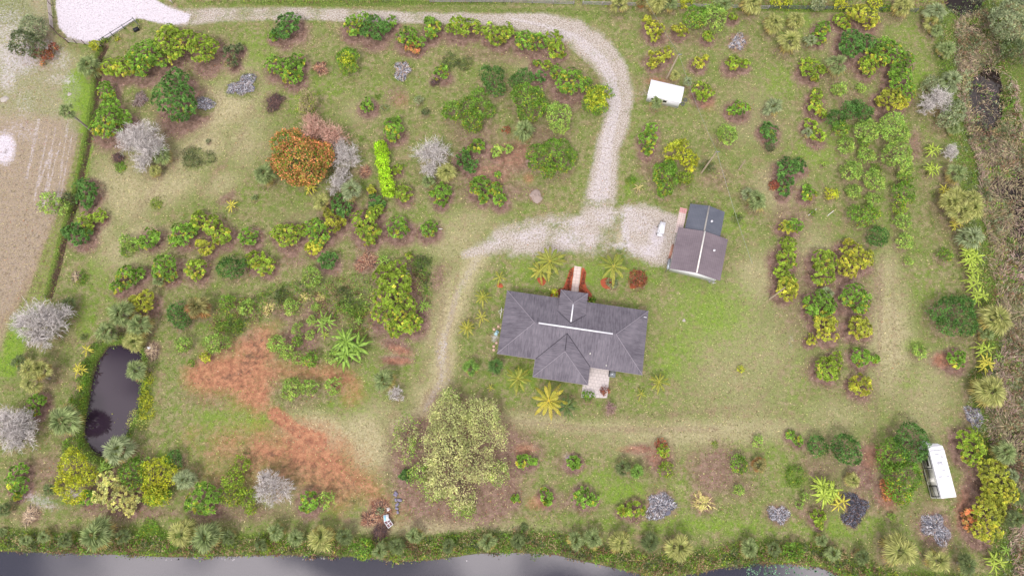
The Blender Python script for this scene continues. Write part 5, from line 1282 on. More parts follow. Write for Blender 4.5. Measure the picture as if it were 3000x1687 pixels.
# hose on the left wall, small items
P = [T(9, *p, .3) for p in ((2530,215),(2470,215),(2440,235),(2455,260),(2475,235),(2470,190),(2460,300))]; b = MB(); b.tube([(x, y, .2+.1*i % .3) for i, (x, y) in enumerate(P)], .045, (1, 1, 1), 5)
tag(b.build('garden_hose', M['offwhite'], None, (P[0][0], P[0][1], 0)), 'pale coiled garden hose by the upper left wall of the house', 'hose')
x, y = T(9, 2420, 450, .3); wb = thing('pool_toy_pile', 'small pale blue and white toy car beside the left house wall', 'toy car', (x, y, gz(x, y)), R(60)); wb.name = 'toy_car'
b = MB(); b.box((0, 0, .25), (.9, .5, .25)); b.box((-.1, 0, .45), (.4, .42, .2)); b.build('body', simple('pale_blue', (168, 204, 214)), wb)
for i in (-1, 1):
    for j in (-1, 1):
        b = MB(); b.tube([(i*.3, j*.24, .12), (i*.3, j*.3, .12)], .12, (1, 1, 1), 10); b.build('wheel', M['white'], wb)
# garage in two parts
GC = (33.26, 38.26); GR = R(-14.7)
gar = thing('garage', 'garage with a brown-grey gable roof joined to a lower slate-grey one', 'garage', (GC[0], GC[1], 0), GR)
b = MB(); b.box((-.1, .1, 1.3), (8.3, 7.3, 2.6)); b.box((-.1, 6.35, 1.15), (5.7, 4.7, 2.3)); w_ = b.build('wall', M['white'], gar)
poly('gable_wall', [(-4.25,-3.56,2.6),(4.05,-3.56,2.6),(0,-3.56,3.7),(-4.25,-3.4,2.6),(4.05,-3.4,2.6),(0,-3.4,3.7)], [(0,1,2),(5,4,3),(0,2,5,3),(1,4,5,2)], M['white'], gar)
def gable(name, u0, u1, v0, v1, ze, zr, uc, mat, par, t=.14):
    V = []
    for v in (v0, v1): V += [(u0, v, ze), (uc, v, zr), (u1, v, ze), (u0, v, ze-t), (uc, v, zr-t), (u1, v, ze-t)]
    F = [(0,1,7,6),(1,2,8,7),(3,9,10,4),(4,10,11,5),(0,3,4,1),(1,4,5,2),(6,7,10,9),(7,8,11,10),(0,6,9,3),(2,5,11,8)]
    return poly(name, V, F, mat, par)
r1 = gable('roof', -4.48, 4.48, -3.98, 3.98, 2.75, 3.85, 0, M['roof2'], gar); r2 = gable('lower_roof', -3.25, 3.1, 3.6, 9.15, 2.45, 3.45, -.05, M['roof3'], gar)
b = MB(); b.box((0, 0, 3.88), (.24, 7.96, .09)); b.build('ridge_cap', M['offwhite'], r1)
b = MB(); b.box((-.05, 6.6, 3.48), (.26, 5.1, .07)); b.build('ridge_cap', simple('grey_ridge', (150, 146, 140)), r2)
def turbine(u, v, z, par):
    b = MB(); b.tube([(u, v, z-.2), (u, v, z+.2), (u, v, z+.32), (u, v, z+.42)], [.12, .2, .2, .05], (1, 1, 1), 12); b.build('turbine_vent', M['white'], par)
turbine(.95, 6.35, 3.2, r2); turbine(2.3, 1.0, 3.3, r1)
b = MB(); b.box((-4.3, -1.9, 1.05), (.1, 2.4, 2.1)); b.build('garage_door', M['offwhite'], gar)
b = MB(); b.box((-4.75, -3.0, 2.2), (.5, 2.0, .1)); b.box((-4.75,-3.95,1.1),(.08,.08,2.2)); b.box((-4.75,-2.05,1.1),(.08,.08,2.2)); b.build('side_awning', M['metal'], gar)
window(gar, 4.08, -1, 1.5, 1.0, .9, R(90))
slab('brick_apron', [(-4.55,4.05),(-3.2,4.05),(-3.2,8.1),(-4.55,8.1)], -.2, .05, paving('pink_pavers', (216,196,190), (222,206,200), .4, 0), loc=(GC[0], GC[1], 0), rz=GR)
slab('brick_apron_edge', [(-4.55,8.1),(-3.2,8.1),(-3.2,9.1),(-4.55,9.1)], -.2, .05, paving('rose_pavers', (206,150,150), (214,164,160), .4, 0), loc=(GC[0], GC[1], 0), rz=GR)
b = MB(); X, Y = T(6, 1605, 1080, .2)
for k in range(4): b.box((X+k*.16-.2, Y, gz(X, Y)+.08), (.1, 3.0, .12), rot=GR-.05)
tag(b.build('timber_planks', simple('salmon_timber', (190, 138, 118), .9, .2, 6), None, (X, Y, gz(X, Y))), 'long pinkish timbers lying along the left wall of the garage', 'planks')
X, Y = T(6, 2000, 1365, .3); m = MB(); sticks(m, 40, (X, Y, gz(X, Y)), .8, np.random.RandomState(3), [(170,164,166),(120,116,124),(200,196,200)], (.3, .9), .3, .08)
tag(m.build('junk_pile', M['dry'], None, (X, Y, gz(X, Y))), 'small grey junk pile by the right lower corner of the garage', 'junk')
# white metal shed
c4 = [at(1860+x/11.14, 200+y/11.14, 2.4) for x, y in ((525,370),(1620,610),(1500,1130),(420,870))]
wc = np.mean(c4, 0); e_ = np.array(c4[1])-np.array(c4[0])+np.array(c4[2])-np.array(c4[3]); wr = math.atan2(e_[1], e_[0]); wL = np.linalg.norm(e_)/2; wW = np.linalg.norm(np.array(c4[0])-np.array(c4[3])+np.array(c4[1])-np.array(c4[2]))/2
ws = thing('metal_shed', 'white metal shed with low gable roof beside the upper utility pole', 'shed', (wc[0], wc[1], 0), wr)
gable('roof', -wL/2, wL/2, -wW/2, wW/2, 2.3, 2.3, 0, M['metalroof'], ws).name = 'roof'
rr_ = [o for o in ws.children][0]; bpy.data.objects.remove(rr_)
V = []
for u in (-wL/2, wL/2): V += [(u, -wW/2, 2.3), (u, .25, 2.85), (u, wW/2, 2.3), (u, -wW/2, 2.2), (u, .25, 2.75), (u, wW/2, 2.2)]
wrf = poly('roof', V, [(0,6,7,1),(1,7,8,2),(3,4,10,9),(4,5,11,10),(0,1,4,3),(1,2,5,4),(6,9,10,7),(7,10,11,8),(0,3,9,6),(2,8,11,5)], M['metalroof'], ws)
b = MB()
for k in range(17): 
    u = -wL/2+.05+k*(wL-.1)/16; b.tube([(u, -wW/2, 2.315), (u, .25, 2.865), (u, wW/2, 2.315)], .022, (1, 1, 1), 4)
b.build('roof_ribs', M['metalroof'], wrf)
b = MB(); b.box((0, 0, 1.12), (wL-.25, wW-.25, 2.24)); b.build('wall', M['white'], ws)
b = MB(); b.box((.3, -wW/2+.1, 1.0), (1.0, .06, 2.0)); d_ = b.build('door', M['offwhite'], ws); b = MB(); b.box((.3, -wW/2+.065, 1.45), (.7, .05, .7)); b.build('pane', M['glass'], d_)
window(ws, -1.9, -wW/2+.1, 1.4, .8, .6)
b = MB(); b.box((-wL/2+1.2, wW/2+.2, .6), (.8, .5, 1.0)); b.box((-wL/2+1.2, wW/2+.2, 1.2), (.9, .6, .08)); b.tube([(-wL/2+1.5, wW/2+.3, 1.2), (-wL/2+1.4, wW/2+.3, 1.7), (-wL/2+1.1, wW/2+.2, 1.75)], .05, (1, 1, 1), 6); b.build('pump_box', M['metal'], ws)
def torus(nm, c, r, rt, mat, label, cat, grp=None):
    m = MB(); a = np.linspace(0, 2*math.pi, 22); m.tube([(c[0]+r*math.cos(q), c[1]+r*math.sin(q), c[2]+rt) for q in a], rt, (1, 1, 1), 8); tag(m.build(nm, mat, None, c), label, cat, grp)
for (x, y), lb in (((1640,1050),'upper one of two old tyres at the white shed corner'), ((1555,1180),'lower one of two old tyres at the white shed corner')):
    X, Y = at(1860+x/11.14, 200+y/11.14); torus('tyre', (X, Y, gz(X, Y)), .3, .11, simple('old_tyre', (92, 92, 96), .9), lb, 'tyre', 'old tyres by the white shed')
# travel trailer
rc = (69.75, 1.0); RA = R(95.7)
rv = thing('travel_trailer', 'long white travel trailer with grey side panels parked by the dark trees', 'trailer', (rc[0], rc[1], 0), RA)
Lr, Wr = 8.4, 2.45
prof = [(-4.15,.55),(-4.15,3.3),(-4.0,3.42),(3.2,3.42),(3.9,3.25),(4.35,2.7),(4.45,1.6),(4.2,.55)]
V = [(u, -Wr/2, z) for u, z in prof]+[(u, Wr/2, z) for u, z in prof]; k = len(prof)
for i in (5, 6, 7): V[i] = (V[i][0], -Wr/2+.35, V[i][2]); V[k+i] = (V[k+i][0], Wr/2-.35, V[k+i][2])
bd_ = poly('body', V, [list(range(k)), list(range(2*k-1, k-1, -1))]+[[i, k+i, k+(i+1) % k, (i+1) % k] for i in range(k)], M['white'], rv)
M['rvgrey'] = simple('warm_grey_panel', (176, 176, 168), .5, .04, 2)
for u0, u1, t in ((-4.05, -2.1, .0), (-2.1, .4, -.03), (.4, 2.7, .0)):
    b = MB(); b.box(((u0+u1)/2, Wr/2+.03+t/3, 1.95), (u1-u0-.02, .06+t, 2.2)); b.build('side_panel', M['rvgrey'], bd_)
def vframe(u0, u1, z0, z1, w=.1):
    b = MB(); y = Wr/2+.075
    b.box(((u0+u1)/2, y, z0), (u1-u0, .05, w)); b.box(((u0+u1)/2, y, z1), (u1-u0, .05, w)); b.box((u0, y+.003, (z0+z1)/2), (w, .05, z1-z0)); b.box((u1, y+.003, (z0+z1)/2), (w, .05, z1-z0)); b.build('trim', M['dark'], bd_)
vframe(.55, 2.55, .95, 3.05); vframe(-3.9, -2.2, .95, 3.05, .1)
b = MB(); b.tube([(2.4, Wr/2+.09, .95), (.6, Wr/2+.09, 1.8), (-2.1, Wr/2+.09, 1.6), (-4.1, Wr/2+.09, 2.2)], .035, (1, 1, 1), 4); b.build('stripe', M['dark'], bd_)
b = MB(); b.box((1.55, Wr/2+.085, 2.2), (1.3, .05, .55)); b.build('window', M['glass'], bd_)
b = MB(); b.box((-1.2, Wr/2+.045, 1.75), (.75, .05, 1.9)); d_ = b.build('door', M['offwhite'], bd_); b = MB(); b.box((-1.48, Wr/2+.09, 1.6), (.06, .05, .16)); b.build('handle', M['dark'], d_)
b = MB(); b.box((0, Wr/2-.02, .75), (8.1, .07, .45)); b.build('skirt', M['offwhite'], bd_)
for (u, v, a, bb, c_) in ((.9,.1,1.0,.7,.22),(-1.0,.5,.42,.42,.12),(-1.0,-.7,.42,.42,.12),(2.5,.2,.6,.6,.05),(-.1,-.2,.45,.4,.12)):
    b = MB(); b.box((u, v, 3.42+c_/2), (a, bb, c_)); b.box((u, v, 3.42+c_+.01), (a*.8, bb*.8, .05)); b.build('roof_hatch', M['white'], bd_)
b = MB(); b.tube([(2.2, -.55, 3.4), (2.2, -.55, 3.5)], .13, (1, 1, 1), 12); b.build('roof_vent', M['dark'], bd_)
b = MB(); b.box((3.3, 0, 3.44), (.06, 2.3, .03)); b.build('seam', M['metal'], bd_)
for u in (-1.2, -.35):
    for v in (-1.05, 1.05):
        b = MB(); b.tube([(u, v-.11, .36), (u, v+.11, .36)], .36, (1, 1, 1), 16); wh = b.build('wheel', M['dark'], rv); b = MB(); b.tube([(u, v-.13, .36), (u, v+.13, .36)], .18, (1, 1, 1), 12); b.build('rim', M['metal'], wh)
b = MB(); b.box((0, 0, .5), (8.0, 1.8, .14)); b.tube([(4.0, .8, .5), (5.3, 0, .5), (4.0, -.8, .5)], .06, (1, 1, 1), 6); b.build('chassis', M['dark'], rv)
b = MB(); b.tube([(4.75, .25, .5), (4.75, .25, 1.1), (4.75, .25, 1.25)], [.22, .22, .1], (1, 1, 1), 12); b.build('gas_bottle', M['white'], rv)
b = MB(); b.box((4.45, .95, 3.0), (.95, .42, .3), rot=.5); b.build('front_cover', M['white'], rv)
# golf cart with long white roof
cc = T(6, 1500, 858, 1.0); gc = thing('golf_cart', 'small white golf cart with a long flat roof parked on the gravel by the garage', 'golf cart', (cc[0], cc[1], gz(*cc)), R(-103))
b = MB(); b.box((0, 0, 1.83), (2.25, .98, .06)); b.box((0, 0, 1.88), (2.1, .82, .05)); rf_ = b.build('roof', M['white'], gc)
b = MB()
for k_ in range(4): b.box((.45+.16*k_, -.3, 1.91), (.05, .2, .02))
b.build('roof_slots', M['dark'], rf_)
b = MB(); b.box((-.1, 0, .45), (1.9, 1.0, .3)); b.box((.95, 0, .6), (.5, .95, .45)); b.box((-.8, 0, .65), (.6, .95, .4)); b.build('body', M['white'], gc)
for u in (-.35, -.95): b = MB(); b.box((u, 0, .85), (.45, .9, .14)); b.box((u-.2, 0, 1.1), (.1, .9, .4)); b.build('seat', M['offwhite'], gc)
for u in (-1.0, .9):
    for v in (-.45, .45):
        b = MB(); b.tube([(u, v, .6), (u*.98, v, 1.8)], .025, (1, 1, 1), 6); b.build('roof_post', M['dark'], gc); b = MB(); b.tube([(u*.78, v*1.1-.07, .24), (u*.78, v*1.1+.07, .24)], .24, (1, 1, 1), 14); b.build('wheel', M['dark'], gc)
b = MB(); a = np.linspace(0, 2*math.pi, 14); b.tube([(.55, .22+.15*math.cos(q), 1.1+.15*math.sin(q)) for q in a], .02, (1, 1, 1), 5); b.tube([(.8, .22, .8), (.55, .22, 1.1)], .02, (1, 1, 1), 5); b.build('steering_wheel', M['dark'], gc)
# ------------------------------------------------ poles, wires, fences, small things
tops = {}
def upole(key, tile, b0, t0, h, r, label, arm=True):
    B = T(tile, *b0); Tp = T(tile, *t0, h); g = gz(*B); root = thing('utility_pole' if arm else 'timber_pole', label, 'pole', (B[0], B[1], g), 0, 'wooden poles')
    m = MB(); m.tube([(0, 0, -.3), ((Tp[0]-B[0])*.5, (Tp[1]-B[1])*.5, h*.5), (Tp[0]-B[0], Tp[1]-B[1], h)], [r, r*.85, r*.7], (1, 1, 1), 10); m.build('pole', simple('weathered_pole', (176, 160, 140), .9, .2, 8), root)
    tops[key] = (Tp[0], Tp[1], h+g)
    if arm:
        m = MB(); e = (Tp[0]-B[0], Tp[1]-B[1], h); m.box((e[0]+.2, e[1], h-.2), (.8, .1, .12)); m.tube([(e[0]+.5, e[1], h-.2), (e[0]+.5, e[1], h)], .06, (1, 1, 1), 8); m.tube([(e[0], e[1], h-.05), (e[0], e[1], h+.15)], .06, (1, 1, 1), 8); m.build('insulators', M['metal'], root)
upole('a', 2, (1555,790), (1680,545), 8.3, .17, 'tall wooden utility pole behind the white metal shed')
upole('b', 6, (1905,290), (2060,75), 9.1, .17, 'tall wooden utility pole between the feathery tree and the grass field')
upole('c', 6, (2280,260), (2350,160), 4.1, .12, 'short grey leaning pole right of the second utility pole', False)
upole('d', 11, (15,110), (175,-10), 7.6, .16, 'grey leaning pole running into the low yellow tree', False)
def wire(a, c, label, sag=.8, r=.022):
    a, c = np.array(a), np.array(c); P = [a+(c-a)*t-np.array([0, 0, 4*sag*t*(1-t)]) for t in np.linspace(0, 1, 16)]; m = MB(); m.tube(P, r, (1, 1, 1), 4)
    tag(m.build('power_line', M['metal'], None, tuple(a)), label, 'cable', 'overhead power lines')
far = T(2, 1200, -300, 8)+(8,)
wire(tops['a'], tops['b'], 'overhead line between the two tall utility poles'); wire(tops['a'], far, 'overhead line leaving the upper utility pole towards the top fence')
gx_, gy_ = T(6, 2330, 770, 3); wire(tops['b'], (gx_+1, gy_-8, 2.5), 'overhead line dropping from the second utility pole behind the garage', .5)
def fence(pts, name, label, h, nr, postm, railm, step=2.4, r=.05, box=True):
    root = thing(name, label, 'fence', (pts[0][0], pts[0][1], 0))
    o0 = np.array([pts[0][0], pts[0][1], 0]); 
    for a, c in zip(pts, pts[1:]):
        L = math.dist(a, c); n_ = max(1, round(L/step)); ang = math.atan2(c[1]-a[1], c[0]-a[0])
        for k in range(n_+(1 if c is pts[-1] else 0)):
            x = a[0]+(c[0]-a[0])*k/n_; y = a[1]+(c[1]-a[1])*k/n_; m = MB(); m.box((x-o0[0], y-o0[1], h/2+gz(x, y)), (.13, .13, h+.1), rot=ang); m.build('post', postm, root)
        for q in range(nr):
            z = h*(q+1)/(nr+.3); m = MB(); za, zc_ = gz(*a), gz(*c)
            if box:
                m.tube([(a[0]-o0[0], a[1]-o0[1], z+za), ((a[0]+c[0])/2-o0[0], (a[1]+c[1])/2-o0[1], z+(za+zc_)/2), (c[0]-o0[0], c[1]-o0[1], z+zc_)], [r]*3, (1, 1, 1), 4)
            else: m.tube([(a[0]-o0[0], a[1]-o0[1], z+za), (c[0]-o0[0], c[1]-o0[1], z+zc_)], r*.5, (1, 1, 1), 4)
            m.build('rail', railm, root)
bw = simple('brown_fence_post', (96, 76, 74), .9, .2, 8); gw = simple('grey_rail', (176, 164, 164), .9, .15, 8)
dk = simple('dark_pole_rail', (92, 98, 100), .85, .2, 8)
fence([T(0, 505, -60), T(0, 545, 300)], 'rail_fence', 'pale three rail fence along the left side of the white sand lot', 1.4, 3, bw, gw, 2.6, .08)
fence([T(0, 545, 300), T(0, 605, 370), T(0, 680, 425)], 'rail_fence', 'brown rail fence corner below the white sand lot', 1.4, 2, bw, bw, 1.5, .07)
fence([T(0, 690, 430), T(0, 1030, 470)], 'rail_fence', 'wooden three rail fence with slanting posts under the white sand lot', 1.4, 3, bw, gw, 1.75, .07)
fence([T(0, 1030, 440), T(0, 1370, 225), T(0, 1405, 270)], 'pole_fence', 'dark pole fence along the lower right of the white sand lot', 1.4, 2, dk, dk, 2.4, .07)
wm_ = simple('grey_wire_fence', (150, 146, 150), .7, .1, 3)
fence([T(1, 1750, 30), T(1, 2570, 35), T(2, 620, 55)], 'wire_fence', 'pale wire fence above the upper drive', 1.2, 3, wm_, wm_, 4, .06)
fence([T(2, 710, 55), T(2, 1300, 70), T(2, 2570, 100)], 'wire_fence', 'wire fence along the top edge behind the fan palms', 1.2, 3, wm_, wm_, 4, .06)
fence([T(3, 0, 95), T(3, 1140, 115), T(3, 1480, 130)], 'wire_fence', 'dark wire fence under the yellow bushes at top right', 1.2, 3, dk, dk, 4, .06)
fence([T(0, 1650, -20), T(0, 1740, 40)], 'rail_fence', 'short pale rail at the top edge above the drive entrance', 1.2, 2, gw, gw, 2, .07)
x, y = T(0, 1370, 300, .3); g = thing('cargo_box', 'black ribbed box lying on the grass beside the dark pole fence', 'box', (x, y, gz(x, y)), R(30))
b = MB(); b.box((0, 0, .3), (1.05, .55, .5)); b.build('body', M['dark'], g); b = MB(); b.box((0, 0, .58), (1.1, .6, .06)); b.box((0, 0, .62), (.9, .08, .04)); b.build('lid', M['dark'], g)
x, y = T(5, 1530, 1300, .3); g = thing('pallet', 'grey slatted wooden pallet beside the biggest yellow tree', 'pallet', (x, y, gz(x, y)), R(4))
for k in range(8): b = MB(); b.box((0, -1.0+k*.28, .2), (1.15, .14, .04)); b.build('slat', M['palebark'], g)
b = MB(); b.box((-.5, 0, .1), (.1, 2.2, .14)); b.box((.5, 0, .1), (.1, 2.2, .14)); b.build('bearer', M['palebark'], g)
def at9(x, y, z): return at(1060+x/9.056, 1420+y/9.056, z)
x, y = at9(650, 870, .4); g = thing('white_cabinet', 'pale blue and white cabinet door lying on the junk heap by the canal', 'cabinet', (x, y, gz(x, y)+.25), R(-80))
b = MB(); b.box((0, 0, .2), (1.0, .82, .4)); b.build('body', M['white'], g); b = MB(); b.box((.0, -.18, .42), (.85, .32, .05)); b.build('panel', simple('sky_blue', (150, 200, 222)), g)
x, y = at9(715, 1010, .4); g = thing('rabbit_hutch', 'white framed slatted hutch tipped on the junk heap by the canal', 'crate', (x, y, gz(x, y)+.2), R(-52))
b = MB(); b.box((0, 0, .2), (1.25, .95, .4)); b.build('body', simple('brown_slats', (128, 100, 104)), g)
b = MB()
for k in (-.6, 0, .6): b.box((k, 0, .43), (.09, .97, .06))
for k in (-.45, 0, .45): b.box((0, k, .432), (1.27, .08, .06))
b.build('frame', M['white'], g)
x, y = at9(690, 645, .3); m = MB(); mound(m, (x, y, gz(x, y)+.1), .35, .35, rg, (1, 1, 1)); tag(m.build('plastic_bag', M['white'], None, (x, y, gz(x, y))), 'crumpled white plastic bag on the junk heap by the canal', 'bag')
x, y = at9(930, 430, .2); m = MB()
for k in range(9): m.box((x+rg.normal()*.35, y+rg.normal()*1.0, gz(x, y)+.12+.1*rg.rand()), (.45+.3*rg.rand(), .35, .15), rot=rg.rand()*3)
tag(m.build('rubble', simple('grey_rubble', (132, 126, 146)), None, (x, y, gz(x, y))), 'grey broken rubble right of the junk heap', 'rubble')
x, y = T(8, 1500, 600, .3); m = MB(); mound(m, (x, y, gz(x, y)+.15), .38, .3, rg, (1, 1, 1)); tag(m.build('white_sheet', M['white'], None, (x, y, gz(x, y))), 'white plastic sheet caught on the driftwood heap by the pond', 'sheet')
def rod(tile, a, c, r, label, nm='pipe'):
    A, B = T(tile, *a, .15), T(tile, *c, .15); m = MB(); za, zb = gz(*A)+.1, gz(*B)+.2; m.tube([A+(za,), B+(zb,)], r, (1, 1, 1), 7); tag(m.build(nm, M['offwhite'], None, (A[0], A[1], 0)), label, 'pipe', 'white pipes on the grass')
rod(5, (1835,853), (1875,857), .07, 'short white pipe on the grass right of the compact round tree'); rod(7, (405,718), (485,655), .06, 'white pipe through a green sprig left of its twin'); rod(7, (600,720), (660,672), .06, 'white pipe lying bare on the tan grass right of its twin')
for k, (t_, x, y, s_, lb) in enumerate([(8,1035,645,.6,'round grey rock on the left bank at the pond head'),(8,965,750,.7,'grey rock below the first one on the pond bank'),(0,700,950,.5,'pale rock in the grass left of the ditch'),(0,40,1000,.8,'pale blue-grey rock at the left edge'),(9,1910,560,.3,'white stone on the wheel track left of the house'),(10,1730,325,.3,'small white stone in the grass right of the house')]):
    X, Y = T(t_, x, y); m = MB(); mound(m, (X, Y, gz(X, Y)), s_, s_*.5, np.random.RandomState(k), (1, 1, 1)); tag(m.build('rock', M['concrete'], None, (X, Y, gz(X, Y)), True), lb, 'rock', 'loose rocks')
B_ = T(0, 900, 1300); Tp = T(0, 640, 1090, 7.8); g0 = gz(*B_)
lp = thing('fan_palm', 'tall leaning fan palm with a long bare grey trunk beside the ditch', 'palm', (B_[0], B_[1], g0), 0, 'fan palms'); m = MB()
P = [np.array([B_[0]+(Tp[0]-B_[0])*t**1.15, B_[1]+(Tp[1]-B_[1])*t**1.15, g0-.2+8.0*t]) for t in np.linspace(0, 1, 10)]
m.tube(P, [.26,.22,.2,.2,.19,.19,.2,.22,.24,.2], (1, 1, 1), 9); m.build('trunk', M['palebark'], lp, (B_[0], B_[1], g0))
m = MB(); fan_crown(m, P[-1], 1.75, rg, 'g', 28, .2); m.build('crown', M['leaf'], lp, (B_[0], B_[1], g0))
M['well'] = simple('papaya_stem', (190, 180, 160))
# ------------------------------------------------ ground, grass, reeds, bank growth
rg = np.random.RandomState(99)
def scatter(n, x0, x1, y0, y1): return rg.uniform(x0, x1, n), rg.uniform(y0, y1, n)
def blades(mb, X, Y, Z, L, w, cols, lean=.6, c1mul=1.25, dirfield=None):
    n = len(X); P = np.stack([X, Y, Z], 1)
    if dirfield is not None: a = dirfield+rg.normal(size=n)*.5
    else: a = rg.rand(n)*2*math.pi
    U = unit(np.stack([np.cos(a)*lean, np.sin(a)*lean, np.full(n, .8)*rg.rand(n)+.15], 1)); Wd = unit(np.cross(U, [0, 0, 1.0])+rg.normal(size=(n, 3))*.3)
    kites(mb, P, U, Wd, L, w, cols*.85, np.minimum(cols*c1mul, .9), .25, .45)
n = 230000; X, Y = scatter(n, -106, 106, -16, 95)
inf = {k: sample(MAP[k], X, Y) for k in CHN}; px_, py_ = to_px(X, Y)
S = [sample(s_, X, Y) for s_ in (sc_, sp_, sr2, sm_)]
bare_ = np.clip(inf['gravel']*1.1+inf['sand']+inf['red']*.9+inf['litter']*.65+inf['mud_and_shade'], 0, 1)
ok = (rg.rand(n) > bare_) & (np.max(S, 0) < -4) & (px_ > -20) & (px_ < 2600)
for c, rz, a, bb in ((hc, HR, 12.2, 5.4), (LW(hc, HR, -1.1, -7), HR, 4.5, 3), (LW(hc, HR, 5, -7.8), HR, 2.6, 3), (LW(hc, HR, -.7, 9), HR, 2.6, 4), (GC, GR, 4.5, 4), (LW(GC, GR, -.7, 6.5), GR, 4, 3), (tuple(wc), wr, wL/2, wW/2)):
    dx, dy = X-c[0], Y-c[1]; u = dx*math.cos(rz)+dy*math.sin(rz); v = -dx*math.sin(rz)+dy*math.cos(rz); ok &= ~((np.abs(u) < a) & (np.abs(v) < bb))
X, Y = X[ok], Y[ok]; f = {k: v[ok][:, None] for k, v in inf.items()}; n = len(X)
col = np.array([lin(q) for q in ((106,130,56),(128,140,66),(166,156,110),(138,116,92),(154,142,104))])[(fbm(X, Y, 2.4, 20)*5.4+rg.normal(size=n)*.9-.3).astype(int).clip(0, 4)]
col = col*(1-f['dry']*.8)+lin((176,162,124))*f['dry']*.8; col = col*(1-f['lush']*.85)+lin((106,144,56))*f['lush']*.85; col = col*(1-f['weed']*.8)+lin((94,120,48))*f['weed']*.8
col = col*(.55+.85*rg.rand(n, 1))
mb = MB(); blades(mb, X, Y, sample(HZ, X, Y)-.02,   .2+.3*rg.rand(n)**2+.25*f['weed'][:, 0]*rg.rand(n), .09+.10*rg.rand(n), col, .9, 1.15)
g = mb.build('grass', M['dry']); g['kind'] = 'stuff'; g['label'] = 'rough mown grass in olive and tan patches'
# dead leaves and twigs
n = 60000; X, Y = scatter(n, -106, 106, -16, 95); li = np.clip(sample(MAP['litter'], X, Y)+.6*sample(MAP['gravel'], X, Y)*(rg.rand(n) < .35), 0, 1)
ok = (rg.rand(n) < li*.9+.04) & (np.max([sample(s_, X, Y) for s_ in (sc_, sp_, sr2, sm_)], 0) < -3); X, Y = X[ok], Y[ok]; n = len(X)
cs = np.array([lin(c) for c in ((140,104,78),(166,138,110),(110,80,64),(176,156,132),(150,92,66))])[rg.randint(5, size=n)]*(.8+.4*rg.rand(n, 1))
a = rg.rand(n)*6.28; U = np.stack([np.cos(a), np.sin(a), .15*rg.rand(n)], 1); Wd = np.stack([-np.sin(a), np.cos(a), .3*rg.normal(size=n)], 1)
mb = MB(); kites(mb, np.stack([X, Y, sample(HZ, X, Y)+.03], 1), U, unit(Wd), .12+.22*rg.rand(n), .06+.08*rg.rand(n), cs, cs)
g = mb.build('leaf_litter', M['dry']); g['kind'] = 'stuff'; g['label'] = 'brown fallen leaves and twigs under the trees'
# reeds over the marsh
n = 210000; X, Y = scatter(n, 60, 118, -20, 98); s_ = sample(sm_, X, Y); px_, py_ = to_px(X, Y)
q = fbm(X, Y, 6.5, 31); hole = (np.hypot((px_-2490)/60, (py_-250)/75) < 1) | (np.hypot((px_-2530)/30, (py_-160)/50) < .7); hole2 = (px_ > 2528) & (py_ > 420) & (py_ < 680)
ok = (s_ > -14) & (px_ < 2640) & (rg.rand(n) < np.clip((q-.30)*6, .12, 1)) & ~(hole & (rg.rand(n) < .8)) & ~(hole2 & (rg.rand(n) < .6)); X, Y = X[ok], Y[ok]; q = q[ok]; n = len(X)
cl = [(168,144,130),(184,158,146),(136,114,102),(136,134,94),(170,154,122),(118,100,90)]; kk = (vnoise(X, Y, 7, 40)*6+rg.normal(size=n)*1.1).astype(int).clip(0, 5)
cs = np.array([lin(c) for c in cl])[kk]*(.7+.6*rg.rand(n, 1)); df = fbm(X, Y, 9, 50)*14
mb = MB(); blades(mb, X, Y, np.maximum(sample(HZ, X, Y), -1.0)+1.1*rg.rand(n)*vnoise(X, Y, 1.6, 44),   .6+.9*rg.rand(n), .05+.06*rg.rand(n), cs, 1.3, 1.1, df)
g = mb.build('reeds', M['dry']); g['kind'] = 'stuff'; g['label'] = 'tangled dry brown and olive reeds in the marsh'
# lily pads
n = 900; X, Y = scatter(n, 60, 105, -14, 96); px_, py_ = to_px(X, Y)
w1 = np.hypot((px_-2500)/45, (py_-265)/45) < 1; X2, Y2 = scatter(5000, 10, 78, -15.5, -9); p2, q2 = to_px(X2, Y2); w2 = (p2 > 1880) & (p2 < 2150) & (rg.rand(5000) < .5*fbm(X2, Y2, 2, 3)*1.6)
X3, Y3 = scatter(4000, -70, 60, -13, -8.3); p3, q3 = to_px(X3, Y3); w3 = (fbm(X3, Y3, 3, 8) > .62) & (q3 < 1416)
X = np.r_[X[w1], X2[w2], X3[w3]]; Y = np.r_[Y[w1], Y2[w2], Y3[w3]]; n = len(X); a = rg.rand(n)*6.28; zz = np.where(Y < -7, -1.13, -.98)
cs = np.tile(lin((104,140,112)), (n, 1)); cs[-int(w3.sum()):] = lin((150,146,150)); cs *= (.7+.5*rg.rand(n, 1))
mb = MB(); kites(mb, np.stack([X, Y, zz], 1), np.stack([np.cos(a), np.sin(a), 0*a], 1), np.stack([-np.sin(a), np.cos(a), 0*a], 1), .2+.2*rg.rand(n), .2+.15*rg.rand(n), cs, cs)
g = mb.build('floating_plants', M['dry']); g['kind'] = 'stuff'; g['label'] = 'lily pads and scum floating on the dark water'
